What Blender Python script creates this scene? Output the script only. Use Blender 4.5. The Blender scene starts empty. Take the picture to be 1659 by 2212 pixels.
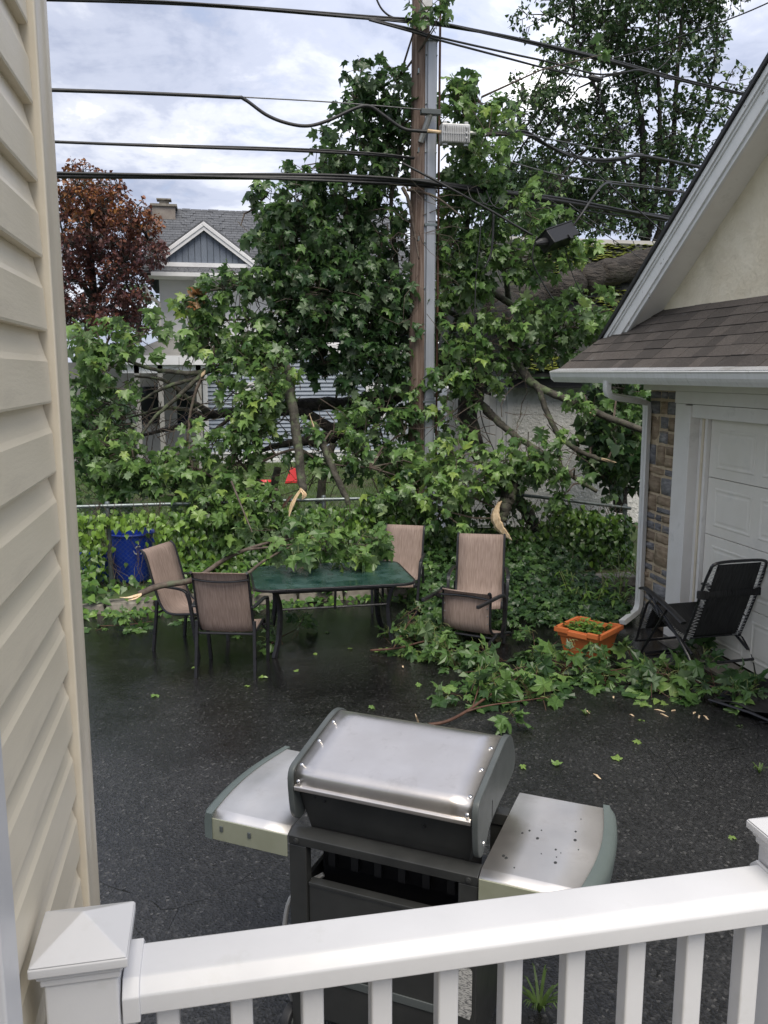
import bpy, math, random
import numpy as np
from mathutils import Vector, Matrix
R = math.radians
random.seed(7)
rng = np.random.default_rng(11)
SC = bpy.context.scene
COL = SC.collection
# ---------------------------------------------------------------- camera
F, CX, CY, H = 1830.0, 829.5, 1106.0, 2.7      # focal length and centre in pixels of a 1659 x 2212 view of the photograph
PITCH, YAW = math.atan((1106 - 805) / F), R(11.5)
cam_d = bpy.data.cameras.new('camera')
cam_d.sensor_fit = 'VERTICAL'; cam_d.sensor_height = 24; cam_d.lens = 24 * F / 2212
cam_d.clip_start = 0.05; cam_d.clip_end = 3000
cam = bpy.data.objects.new('camera', cam_d); COL.objects.link(cam)
cam.location = (0, 0, H); cam.rotation_euler = (math.pi / 2 - PITCH, 0, -YAW)
SC.camera = cam
# ---------------------------------------------------------------- light
SUN_EL, SUN_AZ = 60, 180        # degrees, azimuth clockwise from +Y
W = bpy.data.worlds.new('World'); SC.world = W; W.use_nodes = True
nt = W.node_tree; nt.nodes.clear(); N = nt.nodes.new; L = nt.links.new
out = N('ShaderNodeOutputWorld'); bg = N('ShaderNodeBackground'); bg.inputs[1].default_value = 0.1
L(bg.outputs[0], out.inputs[0])
sky = N('ShaderNodeTexSky'); sky.sky_type = 'NISHITA'; sky.sun_disc = False
sky.sun_elevation = R(SUN_EL); sky.sun_rotation = R(SUN_AZ)
tc = N('ShaderNodeTexCoord'); sx = N('ShaderNodeSeparateXYZ'); L(tc.outputs['Generated'], sx.inputs[0])
def mth(op, a, b=None, c=None, clamp=False):
    n = N('ShaderNodeMath'); n.operation = op; n.use_clamp = clamp
    for i, q in enumerate((a, b, c)):
        if q is None: continue
        if isinstance(q, (int, float)): n.inputs[i].default_value = q
        else: L(q, n.inputs[i])
    return n.outputs[0]
zz = mth('ADD', mth('MAXIMUM', sx.outputs[2], 0.0), 0.22)
cb = N('ShaderNodeCombineXYZ'); L(mth('DIVIDE', sx.outputs[0], zz), cb.inputs[0]); L(mth('DIVIDE', sx.outputs[1], zz), cb.inputs[1])
def wnoise(scale, detail, rough, off, dist=0.0):
    m = N('ShaderNodeMapping'); m.inputs['Location'].default_value = off; L(cb.outputs[0], m.inputs[0])
    n = N('ShaderNodeTexNoise'); n.inputs['Scale'].default_value = scale; n.inputs['Detail'].default_value = detail
    n.inputs['Roughness'].default_value = rough; n.inputs['Distortion'].default_value = dist
    L(m.outputs[0], n.inputs[0]); return n.outputs[0]
def ramp(fac, pts, mode='EASE'):
    r = N('ShaderNodeValToRGB'); r.color_ramp.interpolation = mode
    el = r.color_ramp.elements
    while len(el) < len(pts): el.new(0.5)
    for e, (p, c) in zip(el, pts): e.position = p; e.color = (*c, 1) if len(c) == 3 else c
    L(fac, r.inputs[0]); return r.outputs[0]
big = wnoise(1.5, 6, 0.60, (3.1, 1.7, 0), 0.35)
fine = wnoise(4.2, 8, 0.62, (8.0, 2.0, 4.0), 0.4)
den = mth('ADD', mth('MULTIPLY', big, 0.62), mth('MULTIPLY', fine, 0.38))
clouds = ramp(den, [(0.40, (1.55, 1.72, 2.25)), (0.50, (2.15, 2.3, 2.8)), (0.575, (2.95, 3.05, 3.4)), (0.645, (4.9, 4.85, 4.85)), (0.72, (7.6, 7.4, 7.0))])
# brighter cloud round the hidden sun
dotn = N('ShaderNodeVectorMath'); dotn.operation = 'DOT_PRODUCT'; L(tc.outputs['Generated'], dotn.inputs[0])
dotn.inputs[1].default_value = (math.sin(R(20)) * math.cos(R(22)), math.cos(R(20)) * math.cos(R(22)), math.sin(R(22)))
glow = mth('POWER', mth('MAXIMUM', dotn.outputs['Value'], 0.0), 22.0)
mulv = N('ShaderNodeVectorMath'); mulv.operation = 'SCALE'; L(clouds, mulv.inputs[0]); L(mth('ADD', mth('MULTIPLY', glow, 0.35), 1.0), mulv.inputs['Scale'])
mx = N('ShaderNodeMix'); mx.data_type = 'RGBA'
L(ramp(fine, [(0.30, (0.85,) * 3), (0.45, (0.97,) * 3)]), mx.inputs[0])
L(sky.outputs[0], mx.inputs[6]); L(mulv.outputs[0], mx.inputs[7])
L(mx.outputs[2], bg.inputs[0])
sd = bpy.data.lights.new('sun', 'SUN'); sd.energy = 1.25; sd.angle = R(40); sd.color = (1, 0.93, 0.82)
sun = bpy.data.objects.new('sun', sd); COL.objects.link(sun)
sv = Vector((math.sin(R(SUN_AZ)) * math.cos(R(SUN_EL)), math.cos(R(SUN_AZ)) * math.cos(R(SUN_EL)), math.sin(R(SUN_EL))))
sun.rotation_euler = sv.to_track_quat('Z', 'Y').to_euler(); sun.location = (0, 0, 30)
SC.view_settings.view_transform = 'Standard'; SC.view_settings.look = 'None'
SC.view_settings.exposure = 1.55; SC.view_settings.gamma = 1.0; SC.view_settings.use_curve_mapping = False
SC.cycles.max_bounces = 8; SC.cycles.transparent_max_bounces = 16
# ---------------------------------------------------------------- pixel -> place
def ray(x, y):
    u = (x - CX) / F; v = (CY - y) / F
    f = math.cos(PITCH) + v * math.sin(PITCH); z = v * math.cos(PITCH) - math.sin(PITCH)
    return f * math.sin(YAW) + u * math.cos(YAW), f * math.cos(YAW) - u * math.sin(YAW), z, f
def at(x, y, Y=None, X=None, z=None, d=None):
    r = ray(x, y)
    t = Y / r[1] if Y is not None else X / r[0] if X is not None else (z - H) / r[2] if z is not None else d / r[3]
    return Vector((r[0] * t, r[1] * t, H + r[2] * t))
FW = Vector((math.sin(YAW), math.cos(YAW), 0)); RT = Vector((math.cos(YAW), -math.sin(YAW), 0)); UP = Vector((0, 0, 1))
# ---------------------------------------------------------------- materials
def newmat(name):
    m = bpy.data.materials.new(name); m.use_nodes = True
    t = m.node_tree; b = t.nodes['Principled BSDF']
    return m, t, b
def mat(name, c1, c2=None, scale=8.0, rough=0.6, rvar=0.0, bump=0.0, bscale=60.0, metal=0.0, stretch=(1, 1, 1), rand=0.0, detail=5,
        lo=0.35, hi=0.65, spec=0.5, bdist=0.01, c3=None, s3=3.0, t3=(0.55, 0.65), coat=0.0, trans=0.0):
    m, t, b = newmat(name); N = t.nodes.new; L = t.links.new
    tc = N('ShaderNodeTexCoord'); mp = N('ShaderNodeMapping'); mp.inputs['Scale'].default_value = stretch
    L(tc.outputs['Object'], mp.inputs[0])
    geo = N('ShaderNodeObjectInfo')
    off = N('ShaderNodeVectorMath'); off.operation = 'ADD'; L(mp.outputs[0], off.inputs[0])
    sc = N('ShaderNodeMath'); sc.operation = 'MULTIPLY'; sc.inputs[1].default_value = 37.0 if rand else 0.0; L(geo.outputs['Random'], sc.inputs[0]); L(sc.outputs[0], off.inputs[1])
    vec = off.outputs[0]
    def noise(s, d=detail, r=0.55):
        n = N('ShaderNodeTexNoise'); n.inputs['Scale'].default_value = s; n.inputs['Detail'].default_value = d; n.inputs['Roughness'].default_value = r
        L(vec, n.inputs[0]); return n.outputs[0]
    col = None
    if c2 is not None:
        r = N('ShaderNodeValToRGB'); e = r.color_ramp.elements
        e[0].position = lo; e[0].color = (*c1, 1); e[1].position = hi; e[1].color = (*c2, 1)
        L(noise(scale), r.inputs[0]); col = r.outputs[0]
    if c3 is not None:
        r = N('ShaderNodeValToRGB'); e = r.color_ramp.elements
        e[0].position = t3[0]; e[0].color = (0, 0, 0, 1); e[1].position = t3[1]; e[1].color = (1, 1, 1, 1)
        L(noise(s3, 8, 0.65), r.inputs[0])
        x = N('ShaderNodeMix'); x.data_type = 'RGBA'; L(r.outputs[0], x.inputs[0])
        if col is None: x.inputs[6].default_value = (*c1, 1)
        else: L(col, x.inputs[6])
        x.inputs[7].default_value = (*c3, 1); col = x.outputs[2]
    if rand:
        h = N('ShaderNodeHueSaturation'); mr = N('ShaderNodeMapRange'); mr.inputs[3].default_value = 1 - rand; mr.inputs[4].default_value = 1 + rand
        L(geo.outputs['Random'], mr.inputs[0]); L(mr.outputs[0], h.inputs['Value'])
        if col is None: h.inputs['Color'].default_value = (*c1, 1)
        else: L(col, h.inputs['Color'])
        col = h.outputs[0]
    if col is None: b.inputs['Base Color'].default_value = (*c1, 1)
    else: L(col, b.inputs['Base Color'])
    b.inputs['Roughness'].default_value = rough; b.inputs['Metallic'].default_value = metal
    b.inputs['Specular IOR Level'].default_value = spec; b.inputs['Coat Weight'].default_value = coat
    if rvar:
        mr = N('ShaderNodeMapRange'); mr.inputs[1].default_value = 0.3; mr.inputs[2].default_value = 0.7; mr.inputs[3].default_value = max(0.02, rough - rvar); mr.inputs[4].default_value = min(1, rough + rvar)
        L(noise(scale * 0.7 + 1), mr.inputs[0]); L(mr.outputs[0], b.inputs['Roughness'])
    if bump:
        bp = N('ShaderNodeBump'); bp.inputs['Strength'].default_value = bump; bp.inputs['Distance'].default_value = bdist
        L(noise(bscale, 6, 0.6), bp.inputs['Height']); L(bp.outputs[0], b.inputs['Normal'])
    m.use_backface_culling = False
    return m
def leafmat(name, ramp_pts, back=(0.16, 0.24, 0.12), rough=0.4, trans=0.25, backmix=0.6):
    m, t, b = newmat(name); N = t.nodes.new; L = t.links.new
    at_ = N('ShaderNodeAttribute'); at_.attribute_name = 'tint'
    r = N('ShaderNodeValToRGB'); el = r.color_ramp.elements
    while len(el) < len(ramp_pts): el.new(0.5)
    for e, (p, c) in zip(el, ramp_pts): e.position = p; e.color = (*c, 1)
    L(at_.outputs['Fac'], r.inputs[0])
    tc = N('ShaderNodeTexCoord'); nz = N('ShaderNodeTexNoise'); nz.inputs['Scale'].default_value = 9; nz.inputs['Detail'].default_value = 3; L(tc.outputs['Object'], nz.inputs[0])
    hv = N('ShaderNodeHueSaturation'); mr = N('ShaderNodeMapRange'); mr.inputs[1].default_value = 0.3; mr.inputs[2].default_value = 0.7; mr.inputs[3].default_value = 0.8; mr.inputs[4].default_value = 1.22
    L(nz.outputs[0], mr.inputs[0]); L(mr.outputs[0], hv.inputs['Value']); L(r.outputs[0], hv.inputs['Color'])
    g = N('ShaderNodeNewGeometry'); x = N('ShaderNodeMix'); x.data_type = 'RGBA'
    mm = N('ShaderNodeMath'); mm.operation = 'MULTIPLY'; mm.inputs[1].default_value = backmix; L(g.outputs['Backfacing'], mm.inputs[0]); L(mm.outputs[0], x.inputs[0])
    L(hv.outputs[0], x.inputs[6]); x.inputs[7].default_value = (*back, 1)
    L(x.outputs[2], b.inputs['Base Color']); b.inputs['Roughness'].default_value = rough
    tr = N('ShaderNodeBsdfTranslucent'); L(hv.outputs[0], tr.inputs[0])
    ms = N('ShaderNodeMixShader'); ms.inputs[0].default_value = trans; L(b.outputs[0], ms.inputs[1]); L(tr.outputs[0], ms.inputs[2])
    L(ms.outputs[0], t.nodes['Material Output'].inputs[0])
    return m
MT = {}
MT['siding'] = mat('beige_vinyl', (0.69, 0.62, 0.485), (0.74, 0.67, 0.53), 6, 0.38, 0.1, 0.06, 220, stretch=(1, 0.15, 1), c3=(0.47, 0.42, 0.34), s3=5, t3=(0.62, 0.8))
MT['sidetrim'] = mat('beige_trim', (0.68, 0.605, 0.48), (0.72, 0.65, 0.52), 9, 0.35, 0.08, 0.03, 150)
MT['vinyl'] = mat('white_vinyl', (0.61, 0.61, 0.62), (0.66, 0.66, 0.67), 5, 0.36, 0.08, 0.02, 90, c3=(0.54, 0.54, 0.52), s3=11, t3=(0.6, 0.85))
MT['paint'] = mat('white_paint', (0.78, 0.755, 0.70), (0.83, 0.81, 0.76), 4, 0.5, 0.1, 0.05, 60, c3=(0.60, 0.58, 0.53), s3=4, t3=(0.58, 0.8))
MT['door'] = mat('garage_door_paint', (0.78, 0.75, 0.66), (0.83, 0.80, 0.715), 3, 0.45, 0.1, 0.03, 120, c3=(0.66, 0.64, 0.58), s3=3, t3=(0.55, 0.8))
MT['peel'] = mat('peeling_white_paint', (0.72, 0.72, 0.70), (0.79, 0.79, 0.77), 4, 0.55, 0.1, 0.15, 40, c3=(0.24, 0.20, 0.16), s3=9, t3=(0.655, 0.67), stretch=(1, 1, 1))
MT['stucco'] = mat('cream_stucco', (0.69, 0.615, 0.46), (0.77, 0.70, 0.545), 3, 0.85, 0, 0.4, 18, c3=(0.55, 0.49, 0.36), s3=1.8, t3=(0.5, 0.8), bdist=0.035)
MT['roughcast'] = mat('white_roughcast', (0.62, 0.62, 0.60), (0.70, 0.70, 0.69), 4, 0.9, 0, 0.9, 16, bdist=0.05, c3=(0.45, 0.45, 0.42), s3=1.2, t3=(0.55, 0.75))
MT['shingle'] = mat('brown_shingle', (0.052, 0.044, 0.038), (0.095, 0.080, 0.068), 90, 0.85, 0, 0.6, 300, rand=0.32, c3=(0.12, 0.112, 0.105), s3=7, t3=(0.6, 0.75), bdist=0.004)
MT['dkshingle'] = mat('grey_shingle', (0.075, 0.08, 0.09), (0.12, 0.125, 0.135), 6, 0.85, 0, 0.4, 60, rand=0.18, stretch=(4, 1, 1))
MT['oldshingle'] = mat('old_dark_shingle', (0.022, 0.024, 0.022), (0.045, 0.048, 0.042), 6, 0.9, 0, 0.5, 50, rand=0.2, c3=(0.04, 0.05, 0.015), s3=1.5, t3=(0.5, 0.65))
MT['tar'] = mat('black_roof_edge', (0.02, 0.02, 0.022), (0.035, 0.035, 0.035), 20, 0.6)
MT['gutter'] = mat('gutter_white', (0.68, 0.68, 0.64), (0.76, 0.76, 0.73), 6, 0.4, 0.1, 0.02, 90, c3=(0.20, 0.18, 0.15), s3=16, t3=(0.60, 0.80), stretch=(1, 3.2, 0.35))
MT['guard'] = mat('gutter_guard', (0.55, 0.55, 0.55), (0.85, 0.85, 0.85), 160, 0.35, 0.1, 0.6, 160, metal=0.5, c3=(0.40, 0.39, 0.36), s3=6, t3=(0.52, 0.8), bdist=0.004)
MT['mortar'] = mat('tan_mortar', (0.42, 0.335, 0.22), (0.54, 0.44, 0.30), 20, 0.95, 0, 0.6, 90, bdist=0.006)
MT['stone'] = mat('field_stone', (0.13, 0.13, 0.135), (0.27, 0.265, 0.26), 14, 0.8, 0.1, 0.9, 34, rand=0.3, bdist=0.02, stretch=(1, 0.6, 2.2), c3=(0.30, 0.22, 0.14), s3=5, t3=(0.58, 0.72))
MT['stone_tan'] = mat('tan_stone', (0.22, 0.16, 0.10), (0.36, 0.28, 0.19), 12, 0.85, 0.1, 0.8, 34, rand=0.2, bdist=0.02, stretch=(1, 0.6, 2.2))
MT['concrete'] = mat('old_concrete', (0.17, 0.15, 0.125), (0.27, 0.25, 0.21), 9, 0.8, 0.15, 0.5, 60, c3=(0.08, 0.08, 0.06), s3=3, t3=(0.5, 0.7))
MT['black'] = mat('black_powder_coat', (0.012, 0.012, 0.014), (0.02, 0.02, 0.023), 20, 0.32, 0.08, 0.05, 200)
MT['blackplastic'] = mat('black_plastic', (0.012, 0.012, 0.013), None, rough=0.4)
MT['rubber'] = mat('dark_rubber', (0.016, 0.016, 0.017), (0.03, 0.03, 0.03), 10, 0.55)
MT['grillgrey'] = mat('dark_grey_enamel', (0.030, 0.031, 0.030), (0.040, 0.041, 0.039), 8, 0.38, 0.08, 0.03, 150)
MT['capgrey'] = mat('cast_grey', (0.075, 0.085, 0.083), (0.095, 0.105, 0.102), 8, 0.42, 0.06, 0.05, 200)
MT['endcap'] = mat('grey_green_plastic', (0.105, 0.13, 0.122), (0.125, 0.15, 0.142), 6, 0.42, 0.06)
MT['steel'] = mat('brushed_steel', (0.76, 0.705, 0.645), (0.84, 0.785, 0.725), 5, 0.34, 0.06, 0.0, 300, metal=1.0, stretch=(1, 1, 1), c3=(0.64, 0.59, 0.53), s3=9, t3=(0.56, 0.76))
MT['shelfsteel'] = mat('skylit_steel', (0.84, 0.80, 0.755), (0.90, 0.865, 0.82), 5, 0.5, 0.05, metal=1.0, c3=(0.74, 0.70, 0.65), s3=9, t3=(0.56, 0.76))  # brushed steel again, made paler: sky reflection put into the shelf colour
MT['chrome'] = mat('polished_steel', (0.6, 0.6, 0.6), None, rough=0.22, metal=1.0)
MT['sidepanel'] = mat('olive_steel_back', (0.34, 0.35, 0.25), (0.40, 0.41, 0.31), 5, 0.4, 0.05, metal=0.35)
MT['galv'] = mat('galvanised', (0.17, 0.20, 0.20), (0.24, 0.27, 0.27), 12, 0.42, 0.1, 0.05, 120, metal=0.7)
MT['conduit'] = mat('grey_conduit', (0.30, 0.32, 0.35), (0.37, 0.39, 0.42), 3, 0.45, 0.1, 0.03, 80, metal=0.3, stretch=(4, 4, 0.4))
MT['wood'] = mat('pole_wood', (0.10, 0.062, 0.045), (0.24, 0.18, 0.145), 7, 0.85, 0, 0.7, 24, stretch=(6, 6, 0.25), bdist=0.02)
MT['bark'] = mat('maple_bark', (0.018, 0.016, 0.014), (0.060, 0.053, 0.046), 14, 0.9, 0, 1.0, 22, bdist=0.05, c3=(0.050, 0.060, 0.030), s3=4, t3=(0.52, 0.68))
MT['trunkbark'] = mat('wet_trunk_bark', (0.018, 0.015, 0.012), (0.085, 0.072, 0.06), 9, 0.85, 0, 1.0, 13, stretch=(0.30, 1.6, 1.6), bdist=0.12, c3=(0.03, 0.034, 0.02), s3=2, t3=(0.55, 0.75))
MT['limbbark'] = mat('lichened_bark', (0.03, 0.027, 0.021), (0.09, 0.082, 0.065), 12, 0.85, 0, 0.7, 26, bdist=0.02, c3=(0.11, 0.14, 0.07), s3=7, t3=(0.5, 0.62))
MT['twig'] = mat('twig_bark', (0.05, 0.032, 0.024), (0.115, 0.09, 0.07), 20, 0.75, 0, 0.4, 60, c3=(0.10, 0.115, 0.07), s3=6, t3=(0.55, 0.68))
MT['twigred'] = mat('red_brown_twig', (0.06, 0.027, 0.018), (0.11, 0.055, 0.035), 20, 0.7)
MT['raw'] = mat('splintered_wood', (0.60, 0.42, 0.24), (0.76, 0.60, 0.40), 16, 0.7, 0, 0.6, 40, stretch=(3, 3, 0.6), bdist=0.01)
MT['petiole'] = mat('petiole', (0.16, 0.20, 0.06), (0.25, 0.28, 0.10), 10, 0.6)
MT['cable'] = mat('black_cable', (0.014, 0.014, 0.015), (0.03, 0.03, 0.03), 15, 0.5)
MT['wire'] = mat('grey_wire', (0.10, 0.10, 0.10), (0.16, 0.16, 0.16), 20, 0.45, metal=0.5)
MT['alu'] = mat('cast_aluminium', (0.42, 0.42, 0.41), (0.54, 0.54, 0.53), 10, 0.5, 0.1, 0.1, 100, metal=0.6)
MT['terracotta'] = mat('terracotta_plastic', (0.50, 0.135, 0.04), (0.56, 0.16, 0.05), 6, 0.42, 0.08, 0.04, 100, c3=(0.36, 0.11, 0.045), s3=4, t3=(0.62, 0.8))
MT['soil'] = mat('potting_soil', (0.03, 0.022, 0.016), (0.06, 0.045, 0.03), 30, 0.95, 0, 0.8, 60, bdist=0.02)
MT['bin'] = mat('blue_bin', (0.010, 0.05, 0.42), (0.016, 0.065, 0.5), 5, 0.38, 0.06, 0.03, 80)
MT['red'] = mat('red_plastic', (0.55, 0.03, 0.035), None, rough=0.4)
MT['moss'] = mat('moss', (0.10, 0.13, 0.014), (0.21, 0.24, 0.03), 12, 0.95, 0, 0.8, 40, bdist=0.03)
MT['hwhite'] = mat('white_render', (0.66, 0.66, 0.67), (0.74, 0.74, 0.75), 2, 0.8, 0, 0.15, 20)
MT['bluegrey'] = mat('blue_grey_board', (0.12, 0.145, 0.185), (0.145, 0.17, 0.21), 3, 0.6, rand=0.06)
MT['greylap'] = mat('grey_blue_lap', (0.21, 0.25, 0.31), (0.25, 0.29, 0.35), 2, 0.55, rand=0.05)
MT['porch'] = mat('porch_grey', (0.26, 0.255, 0.235), (0.31, 0.30, 0.28), 2, 0.6)
MT['brick'] = mat('chimney_brick', (0.20, 0.17, 0.15), (0.27, 0.24, 0.21), 5, 0.9)
MT['board'] = mat('white_board', (0.66, 0.66, 0.66), (0.73, 0.73, 0.73), 3, 0.6, rand=0.04, c3=(0.52, 0.52, 0.5), s3=2, t3=(0.55, 0.8))
MT['paper'] = None
def glassmat(name, col, rough=0.03):
    m, t, b = newmat(name); b.inputs['Base Color'].default_value = (*col, 1); b.inputs['Roughness'].default_value = rough
    b.inputs['Transmission Weight'].default_value = 0.9; b.inputs['IOR'].default_value = 1.45
    return m
m, t, b = newmat('dark_window'); b.inputs['Base Color'].default_value = (0.012, 0.014, 0.016, 1); b.inputs['Roughness'].default_value = 0.06; MT['window'] = m
# patterned green table glass: rain-wet, pale noise colour paints in water streaks and pale reflections
def tableglass():
    m, t, b = newmat('green_table_glass'); N = t.nodes.new; L = t.links.new
    tc = N('ShaderNodeTexCoord'); n = N('ShaderNodeTexNoise'); n.inputs['Scale'].default_value = 5; n.inputs['Detail'].default_value = 6; L(tc.outputs['Object'], n.inputs[0])
    mr = N('ShaderNodeMapRange'); mr.inputs[1].default_value = 0.35; mr.inputs[2].default_value = 0.7; mr.inputs[3].default_value = 0.03; mr.inputs[4].default_value = 0.45; L(n.outputs[0], mr.inputs[0]); L(mr.outputs[0], b.inputs['Roughness'])
    r = N('ShaderNodeValToRGB'); e = r.color_ramp.elements; e[0].position = 0.3; e[0].color = (0.004, 0.026, 0.022, 1); e[1].position = 0.75; e[1].color = (0.055, 0.105, 0.095, 1); L(n.outputs[0], r.inputs[0]); L(r.outputs[0], b.inputs['Base Color'])
    bp = N('ShaderNodeBump'); n2 = N('ShaderNodeTexNoise'); n2.inputs['Scale'].default_value = 60; L(tc.outputs['Object'], n2.inputs[0]); bp.inputs['Strength'].default_value = 0.12; bp.inputs['Distance'].default_value = 0.004; L(n2.outputs[0], bp.inputs['Height']); L(bp.outputs[0], b.inputs['Normal'])
    b.inputs['IOR'].default_value = 1.52; b.inputs['Specular IOR Level'].default_value = 0.8
    return m
MT['tglass'] = tableglass()
def sling(name, c1, c2, alpha):
    m, t, b = newmat(name); N = t.nodes.new; L = t.links.new
    tc = N('ShaderNodeTexCoord'); mp = N('ShaderNodeMapping'); mp.inputs['Scale'].default_value = (150, 9, 9); L(tc.outputs['Object'], mp.inputs[0])
    n = N('ShaderNodeTexNoise'); n.inputs['Scale'].default_value = 1; n.inputs['Detail'].default_value = 3; L(mp.outputs[0], n.inputs[0])
    r = N('ShaderNodeValToRGB'); e = r.color_ramp.elements; e[0].position = 0.35; e[0].color = (*c1, 1); e[1].position = 0.65; e[1].color = (*c2, 1); L(n.outputs[0], r.inputs[0]); L(r.outputs[0], b.inputs['Base Color'])
    b.inputs['Roughness'].default_value = 0.75
    bp = N('ShaderNodeBump'); w = N('ShaderNodeTexNoise'); w.inputs['Scale'].default_value = 500; L(tc.outputs['Object'], w.inputs[0]); bp.inputs['Strength'].default_value = 0.3; bp.inputs['Distance'].default_value = 0.002; L(w.outputs[0], bp.inputs['Height']); L(bp.outputs[0], b.inputs['Normal'])
    tr = N('ShaderNodeBsdfTransparent'); tl = N('ShaderNodeBsdfTranslucent'); L(r.outputs[0], tl.inputs[0])
    m1 = N('ShaderNodeMixShader'); m1.inputs[0].default_value = 0.35; L(b.outputs[0], m1.inputs[1]); L(tl.outputs[0], m1.inputs[2])
    m2 = N('ShaderNodeMixShader'); m2.inputs[0].default_value = alpha; L(m1.outputs[0], m2.inputs[1]); L(tr.outputs[0], m2.inputs[2])
    L(m2.outputs[0], t.nodes['Material Output'].inputs[0]); return m
MT['sling'] = sling('tan_sling', (0.33, 0.245, 0.205), (0.48, 0.37, 0.315), 0.10)
MT['mesh'] = sling('black_mesh_sling', (0.018, 0.018, 0.018), (0.042, 0.042, 0.042), 0.10)
# wet asphalt
def asphalt():
    m, t, b = newmat('wet_asphalt'); N = t.nodes.new; L = t.links.new
    tc = N('ShaderNodeTexCoord')
    def nz(s, d=5, r=0.55, src=None):
        n = N('ShaderNodeTexNoise'); n.inputs['Scale'].default_value = s; n.inputs['Detail'].default_value = d; n.inputs['Roughness'].default_value = r; L(src or tc.outputs['Object'], n.inputs[0]); return n.outputs[0]
    v = N('ShaderNodeTexVoronoi'); v.inputs['Scale'].default_value = 70; L(tc.outputs['Object'], v.inputs[0])
    r = N('ShaderNodeValToRGB'); e = r.color_ramp.elements
    for _ in range(2): e.new(0.5)
    for q, (p, c) in zip(e, [(0.0, (0.007,) * 3), (0.45, (0.017, 0.017, 0.0173)), (0.82, (0.030, 0.030, 0.0303)), (1.0, (0.095, 0.093, 0.09))]): q.position = p; q.color = (*c, 1)
    L(v.outputs['Color'], r.inputs[0])
    wet = N('ShaderNodeMapRange'); wet.inputs[1].default_value = 0.36; wet.inputs[2].default_value = 0.68; 
    sp = N('ShaderNodeSeparateXYZ'); L(tc.outputs['Object'], sp.inputs[0])
    yb = N('ShaderNodeMapRange'); yb.interpolation_type = 'SMOOTHSTEP'; yb.inputs[1].default_value = 5.2; yb.inputs[2].default_value = 7.6; yb.inputs[3].default_value = -0.09; yb.inputs[4].default_value = 0.16; L(sp.outputs[1], yb.inputs[0])
    wa = N('ShaderNodeMath'); wa.operation = 'ADD'; L(nz(0.8, 6, 0.62), wa.inputs[0]); L(yb.outputs[0], wa.inputs[1]); L(wa.outputs[0], wet.inputs[0])
    hs = N('ShaderNodeHueSaturation'); L(r.outputs[0], hs.inputs['Color'])
    mr = N('ShaderNodeMapRange'); mr.inputs[3].default_value = 1.3; mr.inputs[4].default_value = 0.4; L(wet.outputs[0], mr.inputs[0]); L(mr.outputs[0], hs.inputs['Value'])
    # hairline cracks
    wv = N('ShaderNodeMix'); wv.data_type = 'VECTOR'; wv.inputs[0].default_value = 0.12; L(tc.outputs['Object'], wv.inputs[4])
    n3 = N('ShaderNodeTexNoise'); n3.inputs['Scale'].default_value = 2.2; n3.inputs['Detail'].default_value = 6; L(tc.outputs['Object'], n3.inputs[0]); L(n3.outputs['Color'], wv.inputs[5])
    vc = N('ShaderNodeTexVoronoi'); vc.feature = 'DISTANCE_TO_EDGE'; vc.inputs['Scale'].default_value = 1.3; L(wv.outputs[1], vc.inputs[0])
    ck = N('ShaderNodeMapRange'); ck.inputs[1].default_value = 0.0; ck.inputs[2].default_value = 0.006; ck.inputs[3].default_value = 1; ck.inputs[4].default_value = 0; L(vc.outputs['Distance'], ck.inputs[0])
    cm = N('ShaderNodeMapRange'); cm.inputs[1].default_value = 0.52; cm.inputs[2].default_value = 0.60; L(nz(0.9, 3), cm.inputs[0])
    ckm = N('ShaderNodeMath'); ckm.operation = 'MULTIPLY'; L(ck.outputs[0], ckm.inputs[0]); L(cm.outputs[0], ckm.inputs[1])
    x = N('ShaderNodeMix'); x.data_type = 'RGBA'; L(ckm.outputs[0], x.inputs[0]); L(hs.outputs[0], x.inputs[6]); x.inputs[7].default_value = (0.006, 0.006, 0.006, 1)
    L(x.outputs[2], b.inputs['Base Color']); b.inputs['Specular IOR Level'].default_value = 0.5
    rr = N('ShaderNodeMapRange'); rr.inputs[3].default_value = 0.33; rr.inputs[4].default_value = 0.10; L(wet.outputs[0], rr.inputs[0]); L(rr.outputs[0], b.inputs['Roughness'])
    bp = N('ShaderNodeBump'); bp.inputs['Distance'].default_value = 0.006
    bs = N('ShaderNodeMapRange'); bs.inputs[3].default_value = 0.55; bs.inputs[4].default_value = 0.14; L(wet.outputs[0], bs.inputs[0]); L(bs.outputs[0], bp.inputs['Strength'])
    ad = N('ShaderNodeMath'); ad.operation = 'ADD'; L(v.outputs['Distance'], ad.inputs[0]); L(nz(120, 3), ad.inputs[1])
    sb = N('ShaderNodeMath'); sb.operation = 'SUBTRACT'; L(ad.outputs[0], sb.inputs[0]); L(ckm.outputs[0], sb.inputs[1])
    L(sb.outputs[0], bp.inputs['Height']); L(bp.outputs[0], b.inputs['Normal'])
    return m
MT['asphalt'] = asphalt()
MT['ground'] = mat('soil_and_grass', (0.03, 0.05, 0.015), (0.07, 0.11, 0.03), 1.5, 0.95, 0, 0.6, 12, c3=(0.06, 0.05, 0.03), s3=0.7, t3=(0.5, 0.65), bdist=0.05)
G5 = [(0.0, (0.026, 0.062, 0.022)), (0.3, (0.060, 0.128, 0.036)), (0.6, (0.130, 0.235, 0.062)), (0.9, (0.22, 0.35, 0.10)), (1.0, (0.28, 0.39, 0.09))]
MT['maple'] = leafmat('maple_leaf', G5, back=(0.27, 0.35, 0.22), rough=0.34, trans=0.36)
MT['vine'] = leafmat('vine_leaf', [(0.0, (0.022, 0.058, 0.014)), (0.5, (0.075, 0.155, 0.030)), (1.0, (0.19, 0.32, 0.045))], back=(0.12, 0.20, 0.08), rough=0.34)
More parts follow.
